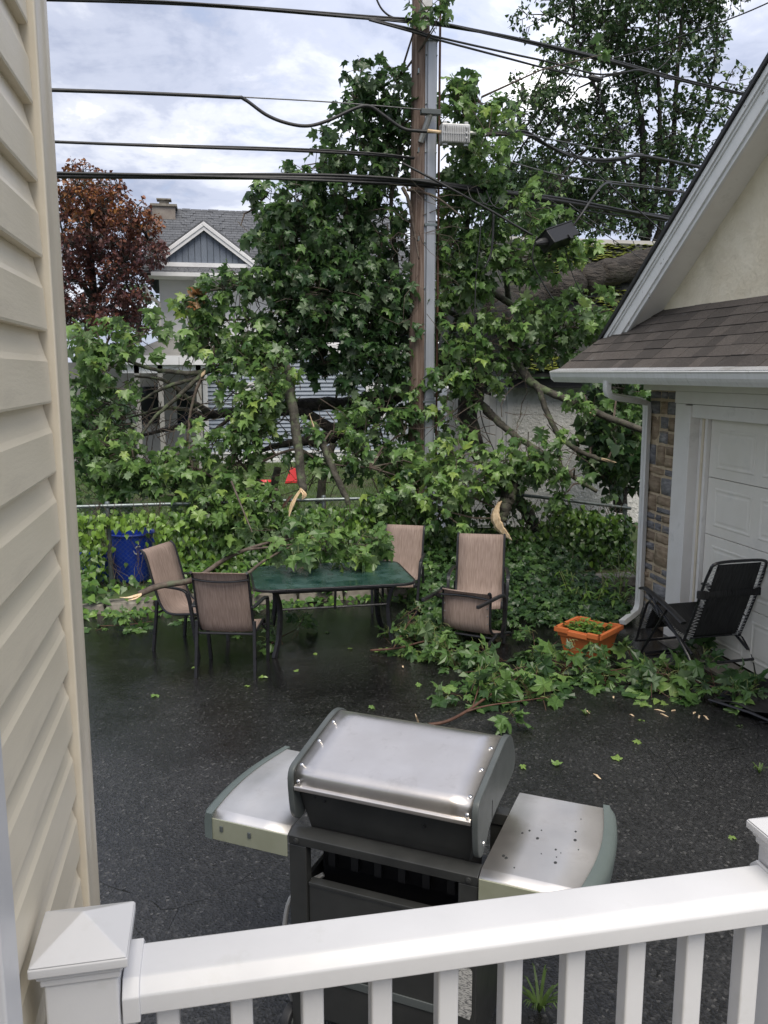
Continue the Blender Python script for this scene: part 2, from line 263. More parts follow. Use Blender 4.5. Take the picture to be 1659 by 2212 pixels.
MT['far'] = leafmat('tall_tree_leaf', [(0.0, (0.022, 0.052, 0.020)), (0.6, (0.055, 0.11, 0.034)), (1.0, (0.12, 0.19, 0.05))], back=(0.06, 0.10, 0.05), rough=0.42, trans=0.22)
MT['redleaf'] = leafmat('red_maple_leaf', [(0.0, (0.075, 0.030, 0.034)), (0.45, (0.13, 0.050, 0.045)), (0.75, (0.22, 0.075, 0.035)), (1.0, (0.30, 0.13, 0.035))], back=(0.12, 0.06, 0.05), rough=0.5, trans=0.25)
MT['brownleaf'] = leafmat('brown_leaf', [(0.0, (0.20, 0.09, 0.035)), (1.0, (0.33, 0.17, 0.08))], back=(0.3, 0.2, 0.1))
MT['grass'] = leafmat('grass_blade', [(0.0, (0.05, 0.10, 0.018)), (1.0, (0.13, 0.21, 0.04))], back=(0.09, 0.15, 0.04))
# ---------------------------------------------------------------- builders
def link(o, parent=None):
    COL.objects.link(o)
    if parent is not None: o.parent = parent
    return o
def tag(o, label=None, cat=None, group=None, kind=None):
    if label: o['label'] = label
    if cat: o['category'] = cat
    if group: o['group'] = group
    if kind: o['kind'] = kind
    return o
def thing(name, label, cat, loc=(0, 0, 0), rz=0.0, group=None):
    o = bpy.data.objects.new(name, None); o.empty_display_size = 0.1
    COL.objects.link(o); o.location = loc; o.rotation_euler = (0, 0, rz)
    return tag(o, label, cat, group)
class M:
    def __init__(s): s.v = []; s.f = []
    def add(s, vs, fs):
        n = len(s.v); s.v += [tuple(q) for q in vs]; s.f += [tuple(i + n for i in q) for q in fs]; return s
    def box(s, a, b, mtx=None):
        (x0, y0, z0), (x1, y1, z1) = a, b
        vs = [(x0, y0, z0), (x1, y0, z0), (x1, y1, z0), (x0, y1, z0), (x0, y0, z1), (x1, y0, z1), (x1, y1, z1), (x0, y1, z1)]
        if mtx is not None: vs = [mtx @ Vector(q) for q in vs]
        return s.add(vs, [(0, 3, 2, 1), (4, 5, 6, 7), (0, 1, 5, 4), (1, 2, 6, 5), (2, 3, 7, 6), (3, 0, 4, 7)])
    def cbox(s, c, d, mtx=None):
        return s.box((c[0] - d[0] / 2, c[1] - d[1] / 2, c[2] - d[2] / 2), (c[0] + d[0] / 2, c[1] + d[1] / 2, c[2] + d[2] / 2), mtx)
    def prism(s, prof, x0, x1, axis=0):
        # profile of 2D points swept along an axis: 0 -> (y,z) along x, 1 -> (x,z) along y, 2 -> (x,y) along z
        def P(t, p): return (t, p[0], p[1]) if axis == 0 else (p[0], t, p[1]) if axis == 1 else (p[0], p[1], t)
        n = len(prof); vs = [P(x0, p) for p in prof] + [P(x1, p) for p in prof]
        fs = [(i, (i + 1) % n, n + (i + 1) % n, n + i) for i in range(n)] + [tuple(range(n))[::-1], tuple(range(n, 2 * n))]
        return s.add(vs, fs)
    def tube(s, pts, r, k=8, cap=True, flat=None, closed=False):
        pts = [Vector(p) for p in pts]; n = len(pts)
        rs = [r] * n if isinstance(r, (int, float)) else list(r)
        base = len(s.v); prev = None
        for i, p in enumerate(pts):
            if closed: d = pts[(i + 1) % n] - pts[i - 1]
            else: d = pts[min(i + 1, n - 1)] - pts[max(i - 1, 0)]
            if d.length < 1e-9: d = Vector((0, 0, 1))
            d.normalize()
            if prev is None:
                a = Vector((0, 0, 1)) if abs(d.z) < 0.9 else Vector((1, 0, 0))
                u = d.cross(a).normalized()
            else:
                u = (prev - d * prev.dot(d))
                u = u.normalized() if u.length > 1e-6 else d.orthogonal().normalized()
            prev = u; w = d.cross(u)
            for j in range(k):
                an = 2 * math.pi * j / k + (math.pi / k if k == 4 else 0)
                ca, sa = math.cos(an), math.sin(an)
                if flat: q = p + u * ca * rs[i] * flat[0] + w * sa * rs[i] * flat[1]
                else: q = p + u * ca * rs[i] + w * sa * rs[i]
                s.v.append(tuple(q))
        m = n if closed else n - 1
        for i in range(m):
            a = base + i * k; c = base + ((i + 1) % n) * k
            for j in range(k): s.f.append((a + j, a + (j + 1) % k, c + (j + 1) % k, c + j))
        if cap and not closed:
            s.f.append(tuple(base + j for j in range(k))[::-1]); s.f.append(tuple(base + (n - 1) * k + j for j in range(k)))
        return s
    def lathe(s, prof, c=(0, 0, 0), k=24):
        base = len(s.v)
        for r, z in prof:
            for j in range(k):
                an = 2 * math.pi * j / k; s.v.append((c[0] + r * math.cos(an), c[1] + r * math.sin(an), c[2] + z))
        for i in range(len(prof) - 1):
            for j in range(k):
                a = base + i * k + j; b = base + i * k + (j + 1) % k; s.f.append((a, b, b + k, a + k))
        return s
    def sheet(s, rows):
        n = len(rows[0]); base = len(s.v)
        for r in rows: s.v += [tuple(q) for q in r]
        for i in range(len(rows) - 1):
            for j in range(n - 1):
                a = base + i * n + j; s.f.append((a, a + 1, a + n + 1, a + n))
        return s
    def build(s, name, mt, parent=None, world=False, smooth=False, bevel=0, seg=2, kind=None, label=None):
        me = bpy.data.meshes.new(name)
        vs = s.v
        if world and parent is not None:
            l = parent.location; vs = [(q[0] - l.x, q[1] - l.y, q[2] - l.z) for q in vs]
        me.from_pydata(vs, [], s.f); me.update()
        if mt is not None: me.materials.append(MT[mt] if isinstance(mt, str) else mt)
        o = bpy.data.objects.new(name, me); link(o, parent)
        if smooth: me.polygons.foreach_set('use_smooth', [True] * len(me.polygons))
        if bevel:
            b = o.modifiers.new('bevel', 'BEVEL'); b.width = bevel; b.segments = seg; b.limit_method = 'ANGLE'; b.angle_limit = R(35)
            me.polygons.foreach_set('use_smooth', [True] * len(me.polygons))
            w = o.modifiers.new('wn', 'WEIGHTED_NORMAL'); w.keep_sharp = False
        if smooth and not bevel and smooth != 'all':
            try: me.set_sharp_from_angle(angle=R(40))
            except Exception: pass
        tag(o, label, None, None, kind)
        return o
def wire_copy(o, parent, loc=None, mtx=None, name=None):
    c = o.copy(); COL.objects.link(c); c.parent = parent
    if loc is not None: c.location = loc
    if mtx is not None: c.matrix_local = mtx
    return c
def crv(pts, n=6):
    # Catmull-Rom through points (vectors of any length)
    P = [np.array(p, float) for p in pts]; out = []
    for i in range(len(P) - 1):
        p0, p1, p2, p3 = P[max(i - 1, 0)], P[i], P[i + 1], P[min(i + 2, len(P) - 1)]
        for k in range(n):
            t = k / n
            out.append(0.5 * ((2 * p1) + (-p0 + p2) * t + (2 * p0 - 5 * p1 + 4 * p2 - p3) * t * t + (-p0 + 3 * p1 - 3 * p2 + p3) * t ** 3))
    out.append(P[-1]); return out
# ================================================================ ground
def flat(name, x0, x1, y0, y1, z, mt, label=None):
    o = M().add([(x0, y0, z), (x1, y0, z), (x1, y1, z), (x0, y1, z)], [(0, 1, 2, 3)]).build(name, mt); return tag(o, label, None, None, 'structure')
flat('ground', -400, 400, -60, 900, -0.03, 'ground')
def drive():
    nx, ny = 60, 60; rows = []
    for j in range(ny + 1):
        y = -6 + 16.0 * j / ny; rows.append([(-7 + 20.0 * i / nx, y, 0.012 * math.sin(1.3 * i * .3 + .7 * j * .25) * math.sin(j * .33) - 0.004) for i in range(nx + 1)])
    o = M().sheet(rows).build('driveway', 'asphalt', smooth='all'); tag(o, None, None, None, 'structure')
drive()
# low crumbling kerb between the drive and the fence
k = M()
xs = [-4 + i * 0.55 for i in range(18)]
for i in range(17):
    a, b = xs[i] + 0.006, xs[i + 1] - 0.006; h0 = 0.10 + 0.03 * random.random(); o = random.uniform(-.02, .02)
    k.add([(a, 9.78 + o, -.02), (b, 9.78 + o, -.02), (b, 10.05 + o, -.02), (a, 10.05 + o, -.02), (a + .01, 9.80 + o, h0), (b - .01, 9.80 + o, h0 * .9), (b - .01, 10.03 + o, h0), (a + .01, 10.03 + o, h0)],
          [(0, 1, 5, 4), (1, 2, 6, 5), (2, 3, 7, 6), (3, 0, 4, 7), (4, 5, 6, 7)])
tag(k.build('kerb', 'concrete', bevel=0.012), 'crumbling low concrete kerb at the foot of the overgrown fence', None, None, 'structure')
# ================================================================ beige house at the left edge
WX = -0.29
yc = at(147, 805, X=WX + .028).y
hs = thing('beige_house', 'beige vinyl sided house corner filling the left edge', 'house', (WX, yc, 0))
M().box((WX - 0.5, -0.7, 0), (WX - 0.003, yc - 0.01, 5.2)).build('wall', 'sidetrim', hs, True)
e = 0.1225; z0 = at(124, 864, X=WX).z
yl = at(121, 805, X=WX + .028).y
lap = None
zi = z0 - e * 20
while zi < 4.6:
    if lap is None:
        lap = M().prism([(0, 0), (.0175, 0), (.019, .004), (.0165, .58 * e), (.0125, .66 * e), (.004, .92 * e), (.002, 1.06 * e), (0, 1.06 * e)], -0.7 - yc, yl - yc - 0.004, axis=1).build('siding_lap', 'siding', hs)
        lap.location = (0, 0, zi)
    else: wire_copy(lap, hs, (0, 0, zi))
    zi += e
cp = M().prism([(0, yl - yc + .004), (.028, yl - yc + .004), (.030, yl - yc + .010), (.027, yl - yc + .022), (.027, -.045), (.030, -.038), (.030, -.004), (.026, 0), (-.06, 0), (-.06, -.012), (0, -.012)], 0.0, 5.2, axis=2)
cp.build('corner_post', 'sidetrim', hs, bevel=0.002)
yd = at(50, 2212, X=WX + 0.035).y
M().box((WX, yd - .07, .6), (WX + .036, yd, 3.1)).build('door_casing', 'vinyl', hs, True, bevel=0.004)
M().box((WX, yd - .16, .6), (WX + .022, yd - .072, 3.1)).build('storm_door_edge', 'conduit', hs, True, bevel=0.003)
# ================================================================ deck and railing
dk = thing('deck', 'raised deck floor under the white railing', 'deck', (0.6, 0.2, 0))
bd = None
for i in range(14):
    y = -0.75 + i * 0.141
    if bd is None: bd = M().box((-.86, 0, .895), (1.3, .136, .925)).build('board', 'concrete', dk, bevel=0.003); bd.location = (0, y - .2, 0)
    else: wire_copy(bd, dk, (0, y - .2, 0))
for x in (-.7, 1.1):
    for y in (-.8, .9): M().box((x - .05, y - .05, 0), (x + .05, y + .05, .894)).build('leg', 'wood', dk)
rl = thing('deck_railing', 'white vinyl deck railing in front of the grill', 'railing', (0.36, 1.15, 0.925))
M().prism([(1.102, 1.812), (1.102, 1.842), (1.118, 1.858), (1.124, 1.861), (1.188, 1.861), (1.194, 1.858), (1.206, 1.846), (1.206, 1.812)], -.146, .906, 0).build('top_rail', 'vinyl', rl, True, bevel=0.003)
M().prism([(1.125, .985), (1.125, 1.025), (1.18, 1.025), (1.18, .985)], -.146, .906, 0).build('bottom_rail', 'vinyl', rl, True, bevel=0.003)
bal = None
for i in range(10):
    x = -.089 + i * .1056
    if bal is None:
        # routed baluster: a face with a rounded step on its left side
        pr = [(-.0165, -.0165), (.0165, -.0165), (.0165, .0165), (-.0165, .0165)]
        bal = M().prism(pr, 1.02, 1.8125, axis=2).build('baluster', 'vinyl', rl, bevel=0.004); bal.location = (x - .36, 0, -.925)
    else: wire_copy(bal, rl, (x - .36, 0, -.925))
def railpost(x, y, zt, s):
    p = M().box((x - s, y - s, .925), (x + s, y + s, zt - .045)).build('post', 'vinyl', rl, True, bevel=0.004)
    c = M(); a = s * 1.08
    for (w, q0, q1) in ((s + .004, -.058, -.046), (s + .008, -.046, -.036), (s + .016, -.036, -.022)): c.box((x - w, y - w, zt + q0), (x + w, y + w, zt + q1 + .0005))
    w = s + .016
    c.add([(x - w, y - w, zt - .021), (x + w, y - w, zt - .021), (x + w, y + w, zt - .021), (x - w, y + w, zt - .021), (x, y, zt + .014)], [(0, 1, 4), (1, 2, 4), (2, 3, 4), (3, 0, 4), (3, 2, 1, 0)])
    o = c.build('cap', 'vinyl', p, bevel=0.0025); o.location = (-.36, -1.15, -.925)
railpost(-.197, 1.138, 1.945, .048)
railpost(.957, 1.155, 1.952, .048)
for x in (-.1468, .901):   # end brackets of the top rail
    M().prism([(1.096, 1.806), (1.096, 1.845), (1.115, 1.864), (1.196, 1.866), (1.212, 1.85), (1.212, 1.806)], x - .0, x + .024 if x < 0 else x + .006, 0).build('rail_bracket', 'vinyl', rl, True, bevel=0.002)
    M().prism([(1.125, 1.806), (1.19, 1.806), (1.19, 1.775), (1.17, 1.755), (1.145, 1.755), (1.125, 1.775)], x, x + .014 if x < 0 else x + .006, 0).build('rail_bracket', 'vinyl', rl, True, bevel=0.003)
# ================================================================ garage on the right
GX = 4.6
gr = thing('garage', 'stone and cream stucco garage with white door and shingled pent roof', 'garage', (GX, 8.37, 0))
gb = lambda: M()
M().box((4.78, 2.4, 0), (9.4, 8.36, 2.95)).build('wall', 'mortar', gr, True)
M().box((GX + .012, 7.80, 0), (4.79, 8.372, 2.60)).build('pier', 'mortar', gr, True)
M().box((GX + .012, 2.4, 0), (4.79, 4.45, 2.60)).build('pier', 'mortar', gr, True)
# stones of the pier, laid in uneven courses
def stones(y0, y1, z0, z1, seed):
    rnd = random.Random(seed); z = z0
    while z < z1 - .04:
        h = min(rnd.choice([.09, .12, .16, .20, .24, .30]), z1 - z)
        ws = []; y = y0
        while y < y1 - .03:
            w = rnd.choice([.14, .18, .24, .30]); w = min(w, y1 - y)
            if y1 - (y + w) < .09: w = y1 - y
            sub = [(z, h)]
            if h >= .2 and rnd.random() < .45: q = rnd.uniform(.4, .6) * h; sub = [(z, q), (z + q, h - q)]
            for zz_, hh in sub: ws.append((y, w, zz_, hh))
            y += w
        for y, w, zz_, hh in ws:
            g = .017; p = rnd.uniform(.012, .03)
            j = lambda a=.006: rnd.uniform(-a, a)
            ya, yb, za, zb = y + g, y + w - g, zz_ + g, zz_ + hh - g
            if yb - ya < .03 or zb - za < .02: continue
            front = []
            n = 3; rows = []
            for a in range(n + 1):
                rows.append([(GX + .012 - p + j(.007) + (.012 if a in (0, n) or b in (0, n) else 0), ya + (yb - ya) * b / n + j(), za + (zb - za) * a / n + j()) for b in range(n + 1)])
            m = M().sheet(rows)
            bk = len(m.v); m.v += [(GX + .02, ya - .002, za - .002), (GX + .02, yb + .002, za - .002), (GX + .02, yb + .002, zb + .002), (GX + .02, ya - .002, zb + .002)]
            bot = [b for b in range(n + 1)]; top = [n * (n + 1) + b for b in range(n + 1)]
            m.f += [tuple([bk, bk + 1] + bot[::-1]), tuple([bk + 2, bk + 3] + top), tuple([bk + 3, bk] + [a * (n + 1) for a in range(n + 1)]), tuple([bk + 1, bk + 2] + [a * (n + 1) + n for a in range(n, -1, -1)])]
            m.build('stone', 'stone_tan' if rnd.random() < .38 else 'stone', gr, True, smooth='all')
        z += h
stones(7.83, 8.375, .0, 2.52, 5)
# frieze, casing, jamb
M().box((GX - .055, 2.4, 2.52), (4.79, 8.42, 2.655)).build('frieze_board', 'paint', gr, True, bevel=0.004)
M().box((GX - .03, 2.4, 2.40), (4.79, 7.815, 2.518)).build('frieze_board', 'paint', gr, True, bevel=0.004)
for ys in ((7.62, 7.80),): M().box((GX - .028, ys[0], 0), (4.79, ys[1], 2.398)).build('door_casing', 'paint', gr, True, bevel=0.004)
M().box((GX - .042, 7.50, 0), (4.79, 7.618, 2.385)).build('door_casing', 'paint', gr, True, bevel=0.006)
M().box((GX - .026, 4.45, 2.27), (4.79, 7.498, 2.396)).build('door_head', 'paint', gr, True, bevel=0.005)
M().box((GX + .06, 7.36, 0), (4.79, 7.498, 2.268)).build('door_jamb', 'paint', gr, True, bevel=0.003)
M().box((GX + .045, 7.40, 0), (GX + .06, 7.43, 2.268)).build('door_stop', 'stucco', gr, True, bevel=0.003)
dr = M().box((4.725, 4.5, .035), (4.77, 7.36, 2.268)).build('overhead_door', 'rubber', gr, True)
sec = (2.262 - .04) / 4
for i in range(4):
    za, zb = .04 + sec * i + .003, .04 + sec * (i + 1) - .003
    o = M().box((4.70, 4.5, za), (4.726, 7.355, zb)).build('door_section', 'door', dr, bevel=0.004); o.location = -gr.location
    for c in range(4):
        yb = 7.23 - c * .69; ya = yb - .58
        if ya < 4.5: continue
        pm = M()
        # sunk frame with a raised field
        zA, zB = za + .09, zb - .09
        def ring(o0, o1, x0, x1):
            A = [(x0, ya + o0, zA + o0), (x0, yb - o0, zA + o0), (x0, yb - o0, zB - o0), (x0, ya + o0, zB - o0)]; B = [(x1, ya + o1, zA + o1), (x1, yb - o1, zA + o1), (x1, yb - o1, zB - o1), (x1, ya + o1, zB - o1)]
            pm.add(A + B, [(i_, (i_ + 1) % 4, 4 + (i_ + 1) % 4, 4 + i_) for i_ in range(4)]); return len(pm.v) - 4
        ring(0, .008, 4.6995, 4.694); ring(.008, .02, 4.694, 4.694); ring(.02, .03, 4.694, 4.699); ring(.03, .045, 4.699, 4.699); ring(.045, .06, 4.699, 4.695); q = ring(.06, .06001, 4.695, 4.695)
        pm.f.append((q, q + 1, q + 2, q + 3))
        pm.build('door_panel', 'door', dr).location = -gr.location
# gable stucco
zt = lambda y: 3.0 + .745 * (9.03 - y)
RY = 5.45
gp = [(8.37, 2.66), (8.37, zt(8.37) - .29), (RY, zt(RY) - .29), (2.6, zt(2 * RY - 2.6) - .29), (2.4, 2.66)]
m_ = M(); m_.add([(GX, y, z) for y, z in gp] + [(GX + .1, y, z) for y, z in gp], [(0, 1, 2, 3, 4), (9, 8, 7, 6, 5)]); m_.build('gable_wall', 'stucco', gr, True)
def slopeprism(name, y0, y1, top, bot, x0, x1, mt, bevel=0.0, ripple=0):
    n = 24; m = M(); pr = []
    ys = [y0 + (y1 - y0) * i / n for i in range(n + 1)]
    f = lambda y: zt(y) if y >= RY else zt(2 * RY - y)
    rows = []
    for y in ys: rows.append([(x0, y, f(y) - bot + (random.uniform(-.004, .004) if ripple else 0)), (x0, y, f(y) - top), (x1, y, f(y) - top), (x1, y, f(y) - bot), (x0, y, f(y) - bot)])
    m.sheet(rows); m.f += [(0, 1, 2, 3), tuple(n * 5 + q for q in (3, 2, 1, 0))]
    return m.build(name, mt, gr, True)
slopeprism('rake_board', 9.0, 3.2, .015, .26, 4.315, 4.34, 'peel', ripple=1)
slopeprism('rake_moulding', 9.02, 3.2, .02, .085, 4.285, 4.3145, 'peel', ripple=1)
slopeprism('rake_moulding', 9.02, 3.2, .088, .115, 4.30, 4.3146, 'peel')
slopeprism('rake_backing', 8.86, 3.2, .24, .31, 4.335, 4.365, 'peel', ripple=1)
slopeprism('soffit', 8.70, 3.2, .275, .29, 4.366, 4.606, 'paint')
slopeprism('roof', 9.08, 2.0, -.035, .012, 4.262, 9.6, 'tar')
# pent roof
ex, ez_, tx, tz = 3.90, 2.735, 4.60, 3.315
sl = Vector((tx - ex, 0, tz - ez_)); SLN = sl.length; vdir = sl.normalized(); ndir = Vector((-vdir.z, 0, vdir.x)); udir = Vector((0, -1, 0))
pr_ = M(); pr_.add([(ex, 9.12, ez_ - .01), (ex, 2.4, ez_ - .01), (tx, 2.4, tz - .01), (tx, 8.4, tz - .01), (tx, 9.0, 2.95), (ex + .02, 9.12, ez_ - .04), (ex + .02, 2.4, ez_ - .04)], [(0, 1, 2, 3), (0, 3, 4), (0, 5, 6, 1), (0, 4, 5)])
pent = pr_.build('pent_roof', 'tar', gr, True)
M().add([(ex - .02, 9.12, 2.62), (ex - .02, 2.4, 2.62), (4.60, 2.4, 2.66), (4.6, 8.9, 2.66), (4.5, 9.1, 2.64)], [(0, 1, 2, 3, 4)]).build('pent_soffit', 'paint', gr, True)
M().box((ex - .005, 2.4, 2.60), (ex + .02, 9.13, 2.735)).build('fascia', 'paint', gr, True)
tabs = {}
rows_n = 7; ex_l = SLN / 6.55
for r_ in range(rows_n):
    s0 = r_ * ex_l - .015
    y = 9.10 - .05 * r_ + random.uniform(0, .02)
    if r_ > 3: y = 8.86 - (r_ - 3.2) * .17
    while y > 3.4:
        w = random.choice([.16, .22, .28, .34]); key = w
        if key not in tabs:
            t_ = M(); n = 3
            t_.box((0, 0, 0), (w - .004, ex_l + .05, .008)); o = t_.build('shingle', 'shingle', gr, bevel=.0015, seg=1); tabs[key] = o; first = True
        else: o = wire_copy(tabs[key], gr)
        lift = .004 + random.uniform(0, .004)
        p = Vector((ex, y, ez_)) + vdir * (s0 + random.choice([0, 0, .0, .006])) + ndir * lift
        tilt = Matrix.Rotation(-.05 + random.uniform(-.008, .008), 4, 'X')
        mx_ = Matrix.Translation(p - gr.location) @ Matrix((( udir.x, vdir.x, ndir.x, 0), (udir.y, vdir.y, ndir.y, 0), (udir.z, vdir.z, ndir.z, 0), (0, 0, 0, 1))) @ Matrix.Translation((0, 0, .010)) @ tilt
        o.matrix_local = mx_
        y -= w
# hip end cap of the pent roof
for i in range(4):
    a = Vector((ex - .01, 9.13, ez_ + .01)).lerp(Vector((4.40, 9.02, 3.03)), i / 4); b = Vector((ex - .01, 9.13, ez_ + .01)).lerp(Vector((4.40, 9.02, 3.03)), (i + 1.15) / 4)
    M().add([a + Vector((0, .03, -.02)), a + Vector((0, -.10, .016)), b + Vector((0, -.10, .024)), b + Vector((0, .03, -.012)), a + Vector((0, .03, -.03)), a + Vector((0, -.10, .004)), b + Vector((0, -.10, .012)), b + Vector((0, .03, -.02))], [(0, 1, 2, 3), (0, 4, 5, 1), (2, 6, 7, 3), (1, 5, 6, 2), (0, 3, 7, 4)]).build('hip_shingle', 'shingle', gr, True)
# gutter, guard, downspout
gx = ex - .008
M().prism([(gx, 2.60), (gx, 2.712), (gx - .004, 2.712), (gx - .012, 2.615), (gx - .055, 2.606), (gx - .085, 2.645), (gx - .098, 2.665), (gx - .105, 2.70), (gx - .118, 2.712), (gx - .122, 2.706), (gx - .112, 2.692), (gx - .104, 2.655), (gx - .09, 2.632), (gx - .062, 2.596)][::-1], 2.4, 9.15, 1).build('gutter', 'gutter', gr, True)
M().prism([(gx - .115, 2.7135), (gx - .115, 2.7185), (gx + .05, 2.763), (gx + .05, 2.757)], 2.4, 9.145, 1).build('gutter_guard', 'guard', gr, True)
M().prism([(gx - .12, 2.707), (gx - .1, 2.63), (gx - .06, 2.596), (gx, 2.60), (gx, 2.712)], 9.146, 9.150, 1).build('gutter_end_cap', 'gutter', gr, True)
o0 = at(1312, 822, X=gx - .055)
w0 = at(1398, 888, X=GX - .045); w1 = at(1380, 1312, X=GX - .045)
kick = Vector((4.27, 8.12, .045))
path = [o0 + Vector((0, 0, -.0)), o0 + Vector((0, 0, -.09)), o0 + Vector((.03, .02, -.14)), o0.lerp(w0, .15) + Vector((0, 0, -.11)), o0.lerp(w0, .85) + Vector((0, 0, .03)), w0 + Vector((-.03, -.01, -.0)), w0 + Vector((0, 0, -.08))]
path[3].z = path[2].z - .02; path[4] = Vector((GX - .12, w0.y - .02, path[3].z - .06)); path[5] = Vector((GX - .055, w0.y, path[4].z - .03)); path[6] = Vector((GX - .045, w0.y, path[4].z - .10))
path += [Vector((GX - .045, w1.y, .24)), Vector((GX - .05, w1.y - .002, .17)), Vector((GX - .09, w1.y - .03, .11)), kick]
ds = M()
def rect_tube(m, pts, wy, wx):
    m.tube(pts, 1.0, 4, flat=(wy, wx)); return m
rect_tube(ds, path, .054, .040); o = ds.build('downspout', 'gutter', gr, True, bevel=0.004)
for q in (-.012, .012):
    M().tube([p + Vector((-.030, q, 0)) for p in path[6:8]], .004, 6).build('downspout_rib', 'gutter', gr, True)
M().box((4.40, 4.4, -.02), (4.70, 7.62, .03)).build('door_sill', 'concrete', gr, True, bevel=.008)
# ================================================================ shed behind the fence
SY = 14.0
sh = thing('stucco_shed', 'white stucco shed with mossy roof crushed by the tree', 'shed', (5.08, SY, 0))
M().box((5.10, SY, 0), (11.5, SY + 4.8, 2.44)).build('wall', 'roughcast', sh, True)
for i in range(9):
    x0 = 3.98 + i * .122
    M().box((x0, SY + .02, .05), (x0 + .117, SY + .05, 2.42)).build('board', 'board', sh, True, bevel=.004)
M().box((3.95, SY + .051, 0), (5.1, SY + 4.8, 2.43)).build('side_wall', 'board', sh, True)
M().box((5.02, SY - .012, 0), (5.11, SY + .03, 2.435)).build('corner_board', 'board', sh, True)
M().box((4.9, SY - .3, 2.45), (11.6, SY + .02, 2.60)).build('eave_shade', 'tar', sh, True)  # black band put in for the shade under the eave
e0, r0, e1 = Vector((0, 13.55, 2.70)), Vector((0, 16.0, 5.22)), Vector((0, 18.6, 2.7))
rf = M().add([(4.85, e0.y, e0.z), (11.8, e0.y, e0.z), (11.8, r0.y, r0.z), (4.85, r0.y, r0.z), (4.85, e0.y, e0.z - .07), (11.8, e0.y, e0.z - .07), (11.8, e1.y, e1.z), (4.85, e1.y, e1.z)], [(0, 1, 2, 3), (0, 4, 5, 1), (3, 2, 6, 7), (4, 0, 3, 7)]).build('roof', 'oldshingle', sh, True)
nsl = 22; sd_ = (r0 - e0) / nsl; nn = Vector((0, -(r0 - e0).z, (r0 - e0).y)).normalized()
sdir = sd_.normalized()
tb = {}
for i in range(nsl):
    x = 4.85 - (i % 2) * .1
    while x < 9.6:
        w = random.choice([.3, .42, .5])
        if w not in tb: tb[w] = M().box((0, 0, 0), (w - .01, sd_.length * 1.12, .014)).build('shingle', 'oldshingle', rf); o = tb[w]
        else: o = wire_copy(tb[w], rf)
        p = e0 + sd_ * i + nn * (.012 + random.uniform(0, .01)); p.x = x
        o.matrix_local = Matrix.Translation(p - sh.location) @ Matrix(((1, 0, 0, 0), (0, sdir.y, nn.y, 0), (0, sdir.z, nn.z, 0), (0, 0, 0, 1))) @ Matrix.Rotation(-.05, 4, 'X')
        x += w
for i in range(12):
    o = M().add([(4.9 + i * .42, r0.y - .12, r0.z - .09), (5.3 + i * .42, r0.y - .12, r0.z - .09), (5.3 + i * .42, r0.y, r0.z + .05), (4.9 + i * .42, r0.y, r0.z + .05), (5.3 + i * .42, r0.y + .12, r0.z - .09), (4.9 + i * .42, r0.y + .12, r0.z - .09)], [(0, 1, 2, 3), (3, 2, 4, 5)]).build('ridge_cap', 'porch', sh, True)
mo = M()
ico = [(0, 0, 1)] + [(math.cos(a * 1.047), math.sin(a * 1.047), .45) for a in range(6)]
icf = [(0, 1 + a, 1 + (a + 1) % 6) for a in range(6)]
def mossclump(p, s):
    an = random.random() * 6; c, s_ = math.cos(an), math.sin(an)
    vs = [p + Vector(((q[0] * c - q[1] * s_) * s, (q[0] * s_ + q[1] * c) * s * .8, q[2] * s * .55 - s * .25)) + nn * (.03 + s * .4) for q in ico]; mo.add(vs, icf)
for _ in range(1700):
    x = random.uniform(6.6, 9.6); s = random.betavariate(2, 2) * .9 + .08
    if math.sin(x * 7) + math.sin(x * 3.1 + s * 9) + random.uniform(-1, 1) < -.3: continue
    p = e0 + (r0 - e0) * s; p.x = x; mossclump(p, random.uniform(.03, .085))
for _ in range(900):
    x = random.uniform(6.2, 9.2); p = e0 + (r0 - e0) * random.uniform(.70, .975); p.x = x
    if math.sin(x * 5) + math.sin(x * 2.3 + p.z * 6) + random.uniform(-1, 1) < -.5: continue
    mossclump(p, random.uniform(.03, .08))
for _ in range(260):
    x = random.gauss(5.75, .3); s = random.uniform(0, .10)
    p = e0 + (r0 - e0) * s; p.x = x; mossclump(p, random.uniform(.03, .07))
mo.build('moss', 'moss', sh, True, smooth='all', kind='stuff')
for i, (px, py) in enumerate([(1060, 845), (1075, 850)]):   # splintered eave pieces
    p = at(px, py, Y=13.5); M().add([p + Vector((-.12, 0, .06)), p + Vector((.16, .05, -.03)), p + Vector((.16, .07, -.12)), p + Vector((-.10, .02, -.04)), p + Vector((-.12, .03, .06)), p + Vector((.16, .08, -.03))], [(0, 1, 2, 3), (0, 4, 5, 1)]).build('broken_eave', 'board' if i else 'tar', sh, True)
# ================================================================ far house
HY = 27.0
fh = thing('grey_house', 'white and blue-grey two-storey house behind the fallen tree', 'house', (0, HY, 0))
M().box((-1.39, HY, 0), (6.2, HY + 6.2, 5.55)).build('wall', 'hwhite', fh, True)
